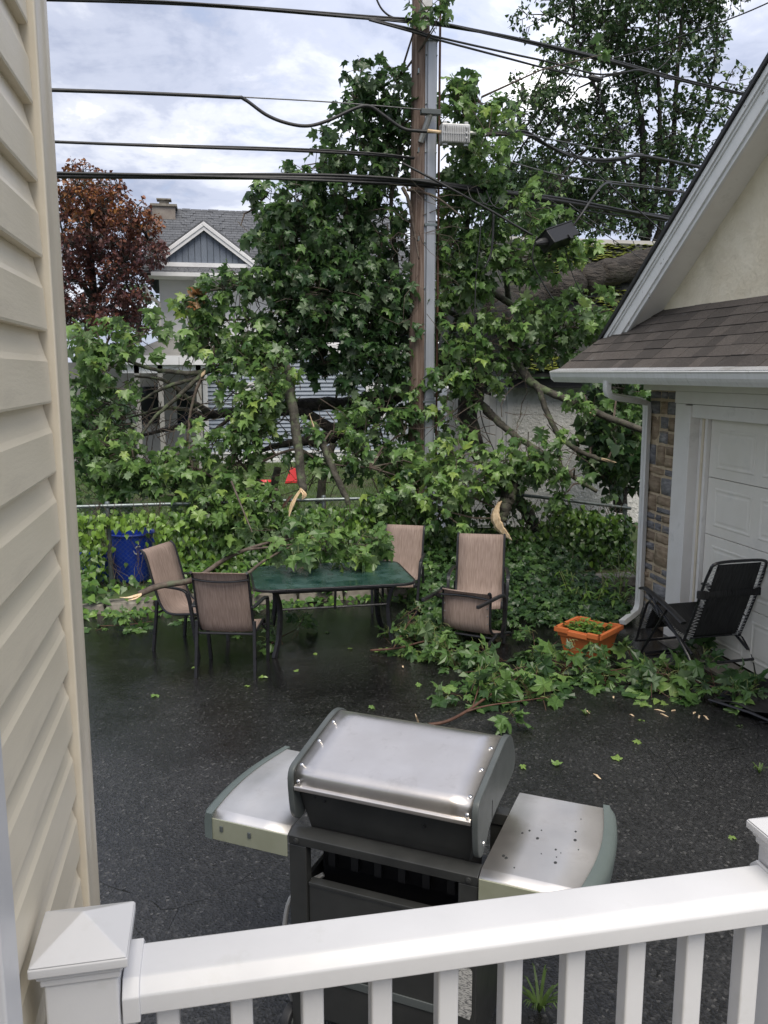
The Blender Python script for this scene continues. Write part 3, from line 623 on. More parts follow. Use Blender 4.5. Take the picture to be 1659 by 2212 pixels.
# main roof in courses
ev, rd = Vector((0, 26.45, 5.62)), Vector((0, 30.0, 8.02)); nc = 25; q = (rd - ev) / nc; qn = Vector((0, -(rd - ev).z, (rd - ev).y)).normalized(); qd = q.normalized()
rf = M().add([(-1.85, ev.y, ev.z), (6.5, ev.y, ev.z), (6.5, rd.y, rd.z), (-1.85, rd.y, rd.z), (-1.85, 33.6, 5.62), (6.5, 33.6, 5.62), (-1.85, ev.y, ev.z - .05), (6.5, ev.y, ev.z - .05)], [(0, 1, 2, 3), (3, 2, 5, 4), (6, 0, 3, 4), (1, 7, 5, 2), (0, 6, 7, 1)]).build('roof', 'dkshingle', fh, True)
crs = None
for i in range(nc):
    if crs is None: 
        cm_ = M()
        x = -1.86
        while x < 6.45:
            w = random.choice([.2, .28, .36]); th = random.choice([.02, .02, .034]); cm_.box((x, 0, 0), (min(x + w - .012, 6.5), q.length * 1.1, th)); x += w
        crs = cm_.build('shingle_course', 'dkshingle', rf); o = crs
    else: o = wire_copy(crs, rf)
    p = ev + q * i + qn * .012; p.x = (i % 3) * .08 - .05
    o.matrix_local = Matrix.Translation(p - fh.location) @ Matrix(((1, 0, 0, 0), (0, qd.y, qn.y, 0), (0, qd.z, qn.z, 0), (0, 0, 0, 1))) @ Matrix.Rotation(-.06, 4, 'X')
ch = at(350, 445, Y=29.6)
M().box((ch.x - .30, 29.3, 7.0), (ch.x + .42, 29.9, 7.98)).build('chimney', 'brick', rf).location = -fh.location
M().box((ch.x - .36, 29.24, 7.98), (ch.x + .48, 29.96, 8.05)).build('chimney_crown', 'concrete', rf).location = -fh.location
M().box((ch.x - .08, 29.45, 8.05), (ch.x + .22, 29.75, 8.2)).build('flue', 'concrete', rf).location = -fh.location
M().box((ch.x - .16, 29.38, 8.2), (ch.x + .30, 29.82, 8.24)).build('flue_cap', 'concrete', rf).location = -fh.location
# cross gable
GYf = 26.5
ap, bl_, br_ = at(440, 492, Y=GYf), at(333, 566, Y=GYf), at(537, 566, Y=GYf)
bz = bl_.z; cx_ = ap.x; hwid = (br_.x - bl_.x) / 2
nb = 15
for i in range(nb):
    xa = cx_ - hwid + 2 * hwid * i / nb; xb = xa + 2 * hwid / nb - .02
    tz_ = lambda x: bz + (ap.z - bz) * max(0, 1 - abs(x - cx_) / hwid)
    if i % 1 == 0:
        pf = [(xa, bz), (xb, bz), (xb, tz_(xb))] + ([(cx_, ap.z)] if xa < cx_ < xb else []) + [(xa, tz_(xa))]
        M().prism(pf, GYf + .02, GYf + .06, 1).build('gable_board', 'bluegrey', fh, True)
M().prism([(cx_ - hwid, bz), (cx_ + hwid, bz), (cx_, ap.z)], GYf + .061, GYf + .1, 1).build('gable_backing', 'bluegrey', fh, True)
for s in (-1, 1):
    d_ = Vector((s * hwid * 1.09, 0, -(ap.z - bz) * 1.09)); n_ = Vector((s * (ap.z - bz), 0, hwid)).normalized()
    a = Vector((cx_, GYf - .12 - (.004 if s > 0 else 0), ap.z + .16 + (.003 if s > 0 else 0))); b = a + d_
    def slab(t0, t1, y0, y1): return M().add([(a + n_ * t0), (b + n_ * t0), (b + n_ * t1), (a + n_ * t1)] + [Vector((v.x, y1, v.z)) for v in (a + n_ * t0, b + n_ * t0, b + n_ * t1, a + n_ * t1)], [(0, 1, 2, 3), (7, 6, 5, 4), (0, 4, 5, 1), (1, 5, 6, 2), (2, 6, 7, 3), (3, 7, 4, 0)])
    slab(-.20, 0, 0, GYf - .05 - (.003 if s > 0 else 0)).build('gable_rake', 'hwhite', fh, True)
    slab(-.10, -.02, 0, GYf - .15 - (.005 if s > 0 else 0)).build('gable_rake', 'hwhite', fh, True)
    slab(.002, .05, 0, 29.2).build('gable_roof', 'dkshingle', fh, True)
M().box((cx_ - hwid * 1.02, GYf - .08, bz - .12), (cx_ + hwid * 1.02, GYf + .1, bz)).build('gable_base_trim', 'hwhite', fh, True)
pz0, pz1 = at(430, 590, Y=26.15).z, bz - .1
for i in range(4):
    za = pz0 + (pz1 - pz0) * i / 4; ya = 26.12 + .35 * i / 4
    cm_ = M(); x = cx_ - hwid * 1.1
    while x < 6.2:
        w = random.choice([.2, .28, .36]); th = random.choice([.0, .0, .015]); cm_.add([(x, ya - th, za), (x + w - .012, ya - th, za), (x + w - .012, ya + .11, za + (pz1 - pz0) / 4 + .01), (x, ya + .11, za + (pz1 - pz0) / 4 + .01), (x, ya + .03, za - .02), (x + w - .012, ya + .03, za - .02)], [(0, 1, 2, 3), (4, 5, 1, 0)]); x += w
    cm_.build('shingle_course', 'dkshingle', fh, True)
M().box((cx_ - hwid * 1.12, 26.02, pz0 - .11), (6.3, 26.13, pz0)).build('gutter', 'hwhite', fh, True)
M().add([(-1.75, 26.03, pz0 - .1), (6.3, 26.03, pz0 - .1), (6.3, HY, pz0 - .12), (-1.75, HY, pz0 - .12)], [(0, 1, 2, 3)]).build('soffit', 'hwhite', fh, True)
M().tube([at(424, 598, Y=26.1), at(424, 612, Y=26.9), at(424, 700, Y=26.9)], .06, 6).build('downspout', 'hwhite', fh, True)
M().tube([at(312, 618, Y=26.2), at(322, 640, Y=26.3), at(344, 655, Y=26.9), at(345, 740, Y=26.9)], .06, 6).build('downspout', 'paint', fh, True)
def window(px0, py0, px1, py1, Y, n=1):
    a, b = at(px0, py1, Y=Y), at(px1, py0, Y=Y)
    w = M().box((a.x, Y - .05, a.z), (b.x, Y - .02, b.z)).build('window', 'window', fh, True)
    fr = M(); t_ = .09
    fr.box((a.x - t_, Y - .08, a.z - t_), (a.x, Y - .01, b.z + t_)); fr.box((b.x, Y - .08, a.z - t_), (b.x + t_, Y - .01, b.z + t_)); fr.box((a.x, Y - .08, b.z), (b.x, Y - .01, b.z + t_)); fr.box((a.x, Y - .1, a.z - t_), (b.x, Y - .01, a.z)); fr.box((a.x, Y - .07, (a.z + b.z) / 2 - .03), (b.x, Y - .03, (a.z + b.z) / 2 + .03))
    o = fr.build('frame', 'hwhite', w); o.location = -fh.location
    o = M().add([(a.x + .02, Y - .055, a.z + .4 * (b.z - a.z)), (b.x - .02, Y - .055, a.z + .4 * (b.z - a.z)), (b.x - .02, Y - .055, b.z - .02), (a.x + .02, Y - .055, b.z - .02)], [(0, 1, 2, 3)]).build('blind', 'hwhite', w); o.location = -fh.location
window(432, 622, 470, 690, 26.99); window(590, 650, 640, 740, 26.99); window(700, 640, 750, 740, 26.99); window(800, 620, 840, 740, 26.99)
# lower blue-grey lap-sided part
LY = 26.2
zb_, zt_ = at(700, 972, Y=LY).z, at(700, 765, Y=LY).z
xl, xr = at(440, 850, Y=LY).x, 6.6
M().box((xl, LY + .03, 0), (xr, HY, zt_)).build('lower_wall', 'greylap', fh, True)
nl = 24; lap = None
for i in range(nl):
    h_ = (zt_ - zb_) / nl
    if lap is None: lap = M().prism([(0, 0), (-.055, .0), (-.006, h_ * 1.02), (0, h_ * 1.02)], xl, xr, 0).build('siding_lap', 'greylap', fh); o = lap
    else: o = wire_copy(lap, fh)
    o.location = (0, LY + .03 - HY, zb_ + h_ * i)
M().box((xl - .1, LY - .15, zt_), (xr + .1, HY, zt_ + .25)).build('band_board', 'hwhite', fh, True)
M().box((xl - .02, LY - .03, zb_), (xl + .12, LY + .1, zt_)).build('corner_board', 'hwhite', fh, True)
M().box((xl, LY - .03, zb_ - .07), (xr, LY + .05, zb_)).build('skirt_board', 'hwhite', fh, True)
x = xl
while x < xr:
    w = random.uniform(.3, .5)
    for k_ in range(2): M().box((x + .01, LY + random.uniform(.0, .02), -.05 + k_ * (zb_ - .02) / 2), (min(x + w - .01, xr), LY + .2, -.06 + (k_ + 1) * (zb_ - .02) / 2)).build('foundation_stone', 'roughcast', fh, True, bevel=.02)
    x += w
window(796, 832, 826, 900, LY); window(520, 832, 560, 900, LY)
# porch
PY = 24.6
pa, pb = at(262, 768, Y=PY), at(445, 768, Y=PY)
za = at(350, 768, Y=PY).z; zc = at(350, 740, Y=26.9).z
M().add([(pa.x, PY - .05, za), (pb.x, PY - .05, za), (pb.x, HY, zc + .12), (pa.x + 1.0, HY, zc + .12), (pa.x, PY - .05, za - .03), (pb.x, PY - .05, za - .03)], [(0, 1, 2, 3), (4, 5, 1, 0)]).build('porch_roof', 'porch', fh, True)
M().box((pa.x - .05, PY - .1, at(350, 788, Y=PY).z), (pb.x + .05, PY, za)).build('porch_fascia', 'hwhite', fh, True)
M().box((pa.x, PY + .05, at(350, 806, Y=PY).z), (pb.x, PY + .2, at(350, 788, Y=PY).z)).build('porch_beam', 'hwhite', fh, True)
M().box((pa.x - 3, HY - .04, 0), (pb.x, HY - .01, 3.0)).build('porch_wall', 'porch', fh, True)
for px in (300, 350, 432): 
    p = at(px, 900, Y=PY + .12); M().box((p.x - .07, PY + .05, 0), (p.x + .07, PY + .19, za - .2)).build('porch_post', 'porch', fh, True)
da, db = at(376, 960, Y=26.9), at(428, 815, Y=26.9)
dd = M().box((da.x, 26.88, .1), (db.x, 26.96, db.z)).build('door', 'porch', fh, True)
wa, wb = at(384, 925, Y=26.86), at(420, 845, Y=26.86)
o = M().box((wa.x, 26.85, wa.z), (wb.x, 26.885, wb.z)).build('pane', 'window', dd); o.location = -fh.location
wa, wb = at(300, 915, Y=26.86), at(348, 835, Y=26.86)
M().box((wa.x, 26.85, wa.z), (wb.x, 26.95, wb.z)).build('window', 'window', fh, True)
# ================================================================ chain-link fence
FY = 10.92
fn = thing('chain_link_fence', 'galvanised chain-link fence buried in vines behind the patio chairs', 'fence', (1.3, FY, 0))
posts = [at(232, 1100, Y=FY).x, at(700, 1080, Y=FY).x, at(1015, 1068, Y=FY).x, 5.72]
railp = [(-3.4, 1.06), (posts[0], 1.06), (posts[1], 1.06), (posts[2], 1.05), (4.15, 1.04), (5.0, .92), (5.78, .80)]
rz = lambda x: float(np.interp(x, [p[0] for p in railp], [p[1] for p in railp]))
for x in posts + [posts[0] - 1.9]:
    p = M().tube([(x, FY + .03, -.05), (x, FY + .03, rz(x) + .02)], .03, 12).build('post', 'galv', fn, True, smooth=True)
    c = M().lathe([(.034, -.03), (.034, .0), (.026, .02), (.0, .028)], (x, FY + .03, rz(x) + .03), 12).build('post_cap', 'galv', p, smooth=True); c.location = -fn.location
for a, b in zip(railp[:-1], railp[1:]):
    M().tube([(a[0], FY, a[1]), (b[0] + .01, FY, b[1])], .0225, 12).build('top_rail', 'galv', fn, True, smooth=True)
ml = M()
st = .062; n = int((5.75 + 3.4) / st)
for i in range(n):
    x = -3.4 + i * st; hz = rz(x); k_ = int(hz / (st * .9)); pts = []
    for j in range(k_ + 1): pts.append((x + (st * .5 if j % 2 else -st * .5) * (1 if i % 2 else 1), FY - .028 + (.003 if j % 2 else -.003), .02 + (hz - .03) * j / k_))
    ml.tube(pts, 0.0014, 3, cap=False)
    pts = [(2 * x - p[0], p[1], p[2]) for p in pts]
    ml.tube(pts, 0.0014, 3, cap=False)
ml.build('chain_link_mesh', 'galv', fn, True, kind='stuff')
for i in range(14):
    x = -1.2 + i * .55; M().tube([(x + .02 * math.cos(t), FY + .028 * math.cos(t * 1.0), rz(x) + .028 * math.sin(t)) for t in np.linspace(0, 6.28, 9)], .0022, 4).build('wire_tie', 'alu', fn, True)
# ================================================================ utility pole
PX, PYY = 2.855, 11.62
up_ = thing('utility_pole', 'weathered brown utility pole with a grey metal conduit', 'utility pole', (PX, PYY, 0))
pts = [(PX + .0 * z, PYY, z) for z in np.linspace(-.1, 9.6, 20)]
M().tube(pts, [.150 - .0045 * z for z in np.linspace(0, 9.6, 20)], 20).build('pole', 'wood', up_, True, smooth=True)
def chan(z0_, z1_, w, cx0, y0):
    m = M(); pr = [(cx0 - w, y0 + .05), (cx0 - w, y0), (cx0 - w + .018, y0), (cx0 - w + .026, y0 - .05), (cx0 + w - .026, y0 - .05), (cx0 + w - .018, y0), (cx0 + w, y0), (cx0 + w, y0 + .05)]
    return m.prism(pr, z0_, z1_, 2)
ccx, ccy = PX + .115, PYY - .125
for z0_, z1_, w in ((0.0, 2.35, .085), (2.33, 4.7, .082), (4.68, 7.0, .080)): 
    c = chan(z0_, z1_, w, ccx, ccy).build('conduit', 'conduit', up_, True, bevel=.006)
    M().box((ccx - w - .003, ccy - .056, z1_ - .06), (ccx + w + .003, ccy + .04, z1_ - .03)).build('strap', 'galv', up_, True)
    for zq in np.arange(z0_ + .3, z1_ - .1, .6):
        for sgn in (-1, 1): M().lathe([(.0, -.0), (.011, .0), (.011, .012), (0, .016)], (0, 0, 0), 6).build('bolt', 'galv', up_).matrix_local = Matrix.Translation((ccx + sgn * (w - .009) - PX, ccy - PYY, zq)) @ Matrix.Rotation(math.pi / 2, 4, 'X')
M().tube([(ccx + .14, ccy + .1, 1.0), (ccx + .14, ccy + .1, 7.5)], .016, 6).build('ground_wire', 'twigred', up_, True)
br = at(930, 243, Y=PYY - .3)
M().tube([(PX - .02, PYY - .13, br.z - .32), (br.x, br.y, br.z)], .04, 8).build('bracket_arm', 'alu', up_, True)
M().box((br.x - .13, br.y - .05, br.z - .03), (br.x + .13, br.y + .05, br.z + .035)).build('cable_clamp', 'capgrey', up_, True, bevel=.006)
p = at(922, 22, Y=PYY - .15); M().box((p.x - .07, p.y - .04, p.z - .1), (p.x + .07, p.y + .02, p.z + .12)).build('insulator_plate', 'alu', up_, True, bevel=.01)
p = at(905, 50, Y=PYY - .2); M().box((p.x - .10, p.y - .03, p.z - .035), (p.x + .12, p.y + .03, p.z + .035)).build('cable_clamp', 'alu', up_, True, bevel=.006)
p = at(912, 392, Y=PYY - .2); M().box((p.x - .16, p.y - .03, p.z - .03), (p.x + .16, p.y + .03, p.z + .03)).build('cable_clamp', 'capgrey', up_, True, bevel=.006)
for py in (60, 160, 330, 520): 
    p = at(902, py, Y=PYY - .14); M().tube([p, p + Vector((0, -.06, 0)), p + Vector((0, -.06, .05))], .012, 6).build('step_hook', 'galv', up_, True)
# ---------------------------------------------------------------- cables
def cable(pts, r, label, mt='cable', nm='cable', wob=0.0, extra=0):
    P_ = [at(x, y, Y=Y) for x, y, Y in pts]
    o_ = P_[0]
    c = crv([tuple(p) for p in P_], 6)
    m = M().tube([Vector(q) for q in c], r, 6)
    for e_ in range(extra):
        ph = e_ * 2.1
        m.tube([Vector(q) + Vector((0, r * 1.2 * math.cos(i * .13 + ph), r * 1.4 * math.sin(i * .13 + ph))) for i, q in enumerate(c)], r * .6, 5)
    t_ = thing(nm, label, 'cable', o_)
    m.build('strand', mt, t_, True, smooth='all'); return t_
Y0 = PYY - .2
cable([(60, -2, Y0), (420, 10, Y0), (800, 40, Y0), (894, 46, Y0), (952, 51, Y0 + .1), (1024, 65, Y0 + .3), (1129, 86, Y0 + .7), (1295, 126, 12.5), (1472, 174, 13.2), (1640, 212, 14)], .020, 'topmost thick cable bundle crossing the pole near the top edge', extra=2, nm='cable_bundle')
cable([(795, 41, Y0 - .05), (894, 64, Y0 - .05), (936, 78, Y0), (1108, 117, Y0 + .5), (1191, 135, 12.2), (1288, 160, 12.5), (1347, 156, 12.6), (1384, 152, 12.8), (1451, 172, 13.1)], .014, 'black service cable splitting off the topmost bundle, upper of the pair')
cable([(797, 43, Y0 - .1), (895, 70, Y0 - .1), (946, 86, Y0), (1097, 126, Y0 + .5), (1181, 148, 12.2), (1274, 168, 12.5), (1320, 163, 12.6), (1350, 158, 12.7)], .014, 'black service cable splitting off the topmost bundle, lower of the pair')
cable([(1300, 128, 12.5), (1363, 117, 12.3), (1472, 78, 11.8), (1602, 31, 11), (1720, -22, 10.4)], .009, 'thin wire rising to the top right corner before the tall tree')
cable([(1300, 180, 12.5), (1330, 185, 12.5), (1370, 172, 12.7), (1420, 150, 12.9), (1451, 122, 13)], .006, 'thin looping wire below the black splice in the tall tree')
cable([(1295, 128, 12.5), (1298, 160, 12.5), (1296, 230, 12.5)], .007, 'short wire end hanging below the top cable splice')
for k_, (dx, dy) in enumerate(((0, 0),)):
    p = at(1286, 170, Y=12.5); t_ = thing('cable_splice', 'black splice lump joining the paired service cables', 'splice', p); M().tube([(-.12, 0, .02), (-.06, 0, .01), (.06, 0, -.01), (.12, 0, .0)], [.02, .045, .045, .02], 8).build('sleeve', 'cable', t_, smooth=True)
cable([(60, 193, Y0 - .1), (300, 201, Y0 - .1), (500, 210, Y0 - .1), (527, 214, Y0 - .1), (575, 248, Y0 - .1), (620, 266, Y0 - .1), (665, 272, Y0 - .1), (710, 260, Y0 - .1), (770, 233, Y0 - .1), (800, 230, Y0 - .1), (830, 250, Y0 - .1), (870, 277, Y0 - .1), (905, 283, Y0 - .15), (952, 285, Y0 - .2)], .022, 'dark cable with a long dipping loop running to the amplifier')
cable([(60, 190, Y0 - .1), (300, 198, Y0 - .1), (527, 210, Y0 - .1), (720, 221, Y0 - .1), (928, 238, Y0 - .1)], .008, 'thin messenger wire running straight to the pole bracket', 'wire')
cable([(60, 304, Y0), (360, 316, Y0), (620, 325, Y0), (800, 334, Y0), (895, 342, Y0)], .018, 'thin dark cable, third from the top left of the pole', extra=1)
cable([(60, 380, Y0 - .05), (360, 382, Y0 - .05), (600, 384, Y0 - .05), (760, 386, Y0 - .05), (895, 391, Y0 - .05), (980, 400, Y0), (1060, 412, Y0 + .2), (1160, 427, 12), (1250, 441, 12.4), (1350, 458, 12.9), (1460, 476, 13.4)], .030, 'thickest black cable bundle, lowest of the lines crossing the pole', extra=2, nm='cable_bundle')
cable([(760, 396, Y0), (895, 402, Y0), (1060, 420, Y0 + .2), (1240, 452, 12.4), (1440, 478, 13.4)], .012, 'slack black line hanging just under the thickest bundle')
cable([(868, 352, Y0 - .2), (960, 400, Y0 - .3), (1060, 455, Y0 - .3), (1110, 485, Y0 - .3), (1150, 508, Y0 - .3)], .016, 'black feed cable sloping down to the hanging splice box')
cable([(1238, 488, Y0 - .3), (1258, 460, Y0 - .3), (1285, 420, Y0 - .1), (1308, 396, Y0 + .2), (1330, 398, 12.3), (1400, 406, 12.8), (1490, 418, 13.2)], .015, 'black cable leaving the hanging splice box up to the right')
cable([(1013, 290, Y0 - .2), (1060, 291, Y0 - .1), (1110, 290, Y0), (1140, 291, Y0 + .1), (1180, 313, Y0 + .3), (1230, 334, 12), (1290, 345, 12.3), (1340, 342, 12.5), (1390, 337, 12.8), (1530, 365, 13.6)], .024, 'heavy black cable leaving the amplifier to the right', extra=1)
cable([(1100, 290, Y0), (1150, 293, Y0 + .1), (1215, 306, 12), (1300, 322, 12.4), (1390, 333, 12.8)], .009, 'thin line above the heavy amplifier cable', 'wire')
cable([(1085, 345, Y0), (1190, 374, Y0 + .3), (1262, 386, 12.2), (1380, 399, 12.8), (1490, 416, 13.3)], .010, 'pale guy wire between the amplifier cable and the thickest bundle', 'wire')
cable([(1205, 303, 12), (1260, 350, 12), (1320, 402, 12), (1380, 455, 12), (1445, 512, 12)], .010, 'thin drop wire slanting steeply down towards the garage roof')
cable([(1180, 427, 12), (1250, 470, 12), (1320, 515, 11.8), (1410, 575, 11.5)], .006, 'faint slack wire over the mossy roof')
cable([(1230, 440, 12), (1300, 490, 12), (1370, 508, 12), (1430, 520, 12)], .005, 'pale slack wire above the ridge of the mossy roof', 'wire')
cable([(1040, 455, Y0 + .1), (1036, 520, Y0), (1028, 600, Y0), (1026, 720, Y0), (1030, 830, Y0 + .1), (1042, 910, Y0 + .3), (1068, 975, Y0 + .5)], .008, 'thin torn wire hanging down past the broken limbs')
cable([(1066, 460, Y0), (1062, 540, Y0), (1046, 580, Y0)], .016, 'short torn black cable end dangling in the leaves', 'cable')
cable([(1160, 510, Y0 - .3), (1150, 560, Y0 - .3), (1172, 610, Y0 - .3), (1196, 648, Y0 - .3)], .010, 'torn cable end hanging under the splice box, left of two')
cable([(1222, 540, Y0 - .3), (1232, 580, Y0 - .3), (1258, 635, Y0 - .3), (1285, 640, Y0 - .2)], .006, 'thin torn wire curling under the splice box')
cable([(810, -10, Y0), (825, 20, Y0), (850, 38, Y0), (894, 44, Y0)], .012, 'short jumper wire looping down at the top edge beside the pole')
for a in range(3):
    cable([(1010 + a * 20, 402 + a * 5, Y0 - .1), (1020 + a * 22, 430 + a * 6, Y0 - .2), (1050 + a * 16, 440 + a * 5, Y0 - .2), (1062 + a * 18, 420 + a * 5, Y0 - .1)], .008, ['spare cable coil under the thickest bundle, nearest the pole', 'spare cable coil under the thickest bundle, middle of three', 'spare cable coil under the thickest bundle, farthest from the pole'][a])
# amplifier
p = at(982, 291, Y=Y0 - .25)
am = thing('cable_amplifier', 'finned grey cable amplifier box hanging beside the pole', 'amplifier', p)
M().cbox((0, 0, 0), (.38, .16, .24)).build('housing', 'alu', am, bevel=.018)
fin = None
for i in range(15):
    x = -.165 + i * .0236
    if fin is None: fin = M().cbox((0, -.088, -.01), (.009, .03, .19)).build('fin', 'alu', am, bevel=.002); fin.location = (x, 0, 0)
    else: wire_copy(fin, am, (x, 0, 0))
M().cbox((0, -.085, .0), (.36, .012, .022)).build('rib', 'alu', am)
for sx_ in (-.14, .14):
    M().cbox((sx_, -.03, .13), (.05, .06, .04)).build('hanger', 'alu', am, bevel=.004); M().cbox((sx_, -.03, -.13), (.06, .05, .03)).build('lug', 'alu', am, bevel=.004)
for sx_, zz_ in ((.13, .07), (.13, -.0), (.13, -.06), (-.15, .08)): M().lathe([(0, .0), (.014, 0), (.014, .014), (0, .016)], k=8).build('bolt', 'alu', am).matrix_local = Matrix.Translation((sx_, -.103, zz_)) @ Matrix.Rotation(math.pi / 2, 4, 'X')
M().tube([(-.19, 0, .02), (-.36, 0, .03)], .022, 8).build('connector', 'raw', am, smooth=True); M().tube([(.19, 0, .03), (.34, .0, .03), (.42, 0, .02)], [.026, .026, .02], 8).build('connector', 'alu', am, smooth=True)
# splice box
p = at(1205, 513, Y=Y0 - .35)
sb = thing('splice_box', 'black rectangular splice box hanging tilted from the cables', 'splice box', p)
mm_ = Matrix.Scale(1.22, 4) @ Matrix.Rotation(R(-20), 4, 'Y') @ Matrix.Rotation(R(28), 4, 'Z') @ Matrix.Rotation(R(-22), 4, 'X')
def mb(m, nm, mt, bev=0.0):
    m.v = [tuple(mm_ @ Vector(q)) for q in m.v]; return m.build(nm, mt, sb, bevel=bev)
mb(M().cbox((0, 0, 0), (.46, .20, .17)), 'housing', 'blackplastic', .012); mb(M().cbox((0, 0, .088), (.475, .215, .015)), 'lid', 'blackplastic', .004)
mb(M().tube([(-.23, 0, 0), (-.30, 0, .01), (-.38, 0, .02)], [.05, .045, .02], 10), 'cable_boot', 'cable'); mb(M().tube([(.23, .02, .02), (.28, .03, .05), (.32, .04, .09)], [.04, .035, .018], 10), 'cable_boot', 'cable')
mb(M().cbox((.05, -.10, -.08), (.05, .03, .06)), 'latch', 'blackplastic', .004)
# ================================================================ bins behind the fence
def bin_(x, y, s, label, sym=True):
    b = thing('recycling_bin', label, 'bin', (x, y, 0), 0, 'blue recycling bins behind the fence')
    M().lathe([(0, .01), (.20 * s, .01), (.215 * s, .03), (.262 * s, .58 * s), (.262 * s, .60 * s), (.25 * s, .60 * s), (.205 * s, .04), (0, .04)], k=28).build('body', 'bin', b, smooth=True)
    M().tube([(.272 * s * math.cos(t), .272 * s * math.sin(t), .605 * s) for t in np.linspace(0, 2 * math.pi, 28)[:-1]], .016 * s, 6, closed=True).build('rim', 'bin', b, smooth=True)
    for sg in (-1, 1): M().cbox((sg * .275 * s, 0, .50 * s), (.05 * s, .12 * s, .05 * s)).build('handle', 'bin', b, bevel=.012)
    if sym:
        for a in range(3):
            t0 = R(90 + 120 * a); q = M(); c0 = Vector((.10, -.242 * s, .42 * s))
            for dx_ in (0,):
                e1_ = Vector((math.cos(t0), 0, math.sin(t0))); e2_ = Vector((-math.sin(t0), 0, math.cos(t0)))
                q.tube([c0 + e1_ * .05 - e2_ * .03, c0 + e1_ * .055 + e2_ * .01, c0 + e1_ * .035 + e2_ * .035], [.008, .009, .013], 4)
            q.build('recycling_arrow', 'vinyl', b)
    return b
pb_ = at(288, 1245, Y=11.35)
bin_(pb_.x, 11.35, 1.05, 'large round blue recycling bin behind the left fence post')
bin_(at(205, 1262, Y=11.35).x, 11.35, .62, 'low blue bin half hidden left of the fence post', False)
bin_(at(232, 1262, Y=11.5).x, 11.62, .55, 'small blue tub tucked against the large round bin', False)
# red garden things on the far lawn
p = at(628, 1003, Y=21)
rt = thing('red_slide', 'red plastic garden toy standing on the far lawn', 'garden toy', (p.x, 21, -.02))
M().add([(-.16, 0, 0), (.16, 0, 0), (.13, .10, .36), (.02, .10, .40), (-.13, .08, 0.02), (-.13, .14, 0), (.18, .14, 0), (.13, .16, .36), (.02, .16, .40)], [(0, 1, 2, 3), (5, 8, 7, 6), (1, 6, 7, 2), (0, 3, 8, 5), (3, 2, 7, 8)]).build('upright', 'red', rt, bevel=.02)
M().box((-.14, -.02, .0), (.14, .02, .06)).build('foot', 'red', rt, bevel=.01)
p = at(573, 1000, Y=21)
rt = thing('red_tray', 'flat red plastic tray lying on the far lawn', 'tray', (p.x, 21, -.02))
M().lathe([(0, .01), (.17, .01), (.2, .05), (.205, .07), (.19, .07), (.16, .03), (0, .03)], k=16).build('dish', 'red', rt, smooth=True)
M().tube([(.2 * math.cos(t), .2 * math.sin(t), .07) for t in np.linspace(0, 2 * math.pi, 17)[:-1]], .012, 6, closed=True).build('rim', 'red', rt)
# ================================================================ patio chairs
def sling_chair(label):
    t_ = thing('patio_chair', label, 'chair', (0, 0, 0), 0, 'tan sling patio chairs')
    prof = [(-.375, 1.0), (-.335, .972), (-.305, .90), (-.265, .76), (-.215, .59), (-.165, .465), (-.10, .405), (.0, .395), (.14, .41), (.225, .418), (.262, .395), (.268, .36)]
    c = [(p[0], p[1]) for p in crv(prof, 4)]
    rows = [[(x, y, z - .012 * (1 - (x / .235) ** 2) * (1 if z < .5 else 0) ) for x in (-.238, -.12, 0, .12, .238)] for y, z in c]
    s = M().sheet(rows).build('sling', 'sling', t_, smooth='all')
    so = s.modifiers.new('t', 'SOLIDIFY'); so.thickness = .006
    for sg in (-1, 1):
        M().tube([(sg * .246, y, z) for y, z in c], .0125, 8).build('side_rail', 'black', t_, smooth=True)
        M().tube([(sg * .26, -.20, .52), (sg * .262, -.215, .36), (sg * .268, -.26, .0)], .020, 4).build('leg', 'black', t_, bevel=.004)
        a = crv([(sg * .262, -.275, .665), (sg * .28, -.18, .668), (sg * .296, .0, .672), (sg * .30, .14, .655), (sg * .30, .185, .60), (sg * .296, .205, .50), (sg * .285, .23, .25), (sg * .275, .258, .0)], 4)
        a = [Vector(q) for q in a]; na = len(a)
        M().tube(a[:15], 1.0, 4, flat=(.026, .0125)).build('armrest', 'black', t_, bevel=.004)
        M().tube(a[14:], .022, 4).build('leg', 'black', t_, bevel=.004)
        M().tube([(sg * .286, .225, .30), (sg * .25, .16, .385)], .011, 6).build('brace', 'black', t_)
    M().tube([(x, -.328 - .012 * (1 - (x / .25) ** 2), .93 - .022 * (1 - (x / .25) ** 2)) for x in np.linspace(-.25, .25, 9)], .010, 8).build('back_bar', 'black', t_, smooth=True)
    M().tube([(-.262, -.19, .40), (.262, -.19, .40)], .012, 8).build('rear_bar', 'black', t_, smooth=True)
    M().tube([(x, .20 + .02 * (1 - (x / .28) ** 2), .372) for x in np.linspace(-.283, .283, 7)], .012, 8).build('front_bar', 'black', t_, smooth=True)
    for sg in (-1, 1):
        for y in (-.05, .03, .11, .19): M().lathe([(0, 0), (.006, 0), (.006, -.004), (0, -.006)], (sg * .222, y, .392), 6).build('rivet', 'chrome', t_)
    return t_
def copy_tree(o, label):
    c = o.copy(); COL.objects.link(c); c['label'] = label
    for ch_ in o.children:
        d = ch_.copy(); COL.objects.link(d); d.parent = c
    return c
chB = sling_chair('tan sling patio chair with its back to the camera, at the near table corner')
chB.location = (.124, 7.615, 0); chB.rotation_euler = (0, 0, R(-15.7))
c = copy_tree(chB, 'tan sling patio chair at the far left, with a broken branch across its arms'); c.location = (-.262, 8.368, 0); c.rotation_euler = (0, 0, R(-122))
c = copy_tree(chB, 'tan sling patio chair behind the far right corner of the glass table'); c.location = (2.06, 9.26, 0); c.rotation_euler = (0, 0, R(155)); c.scale = (.93, .93, .93)
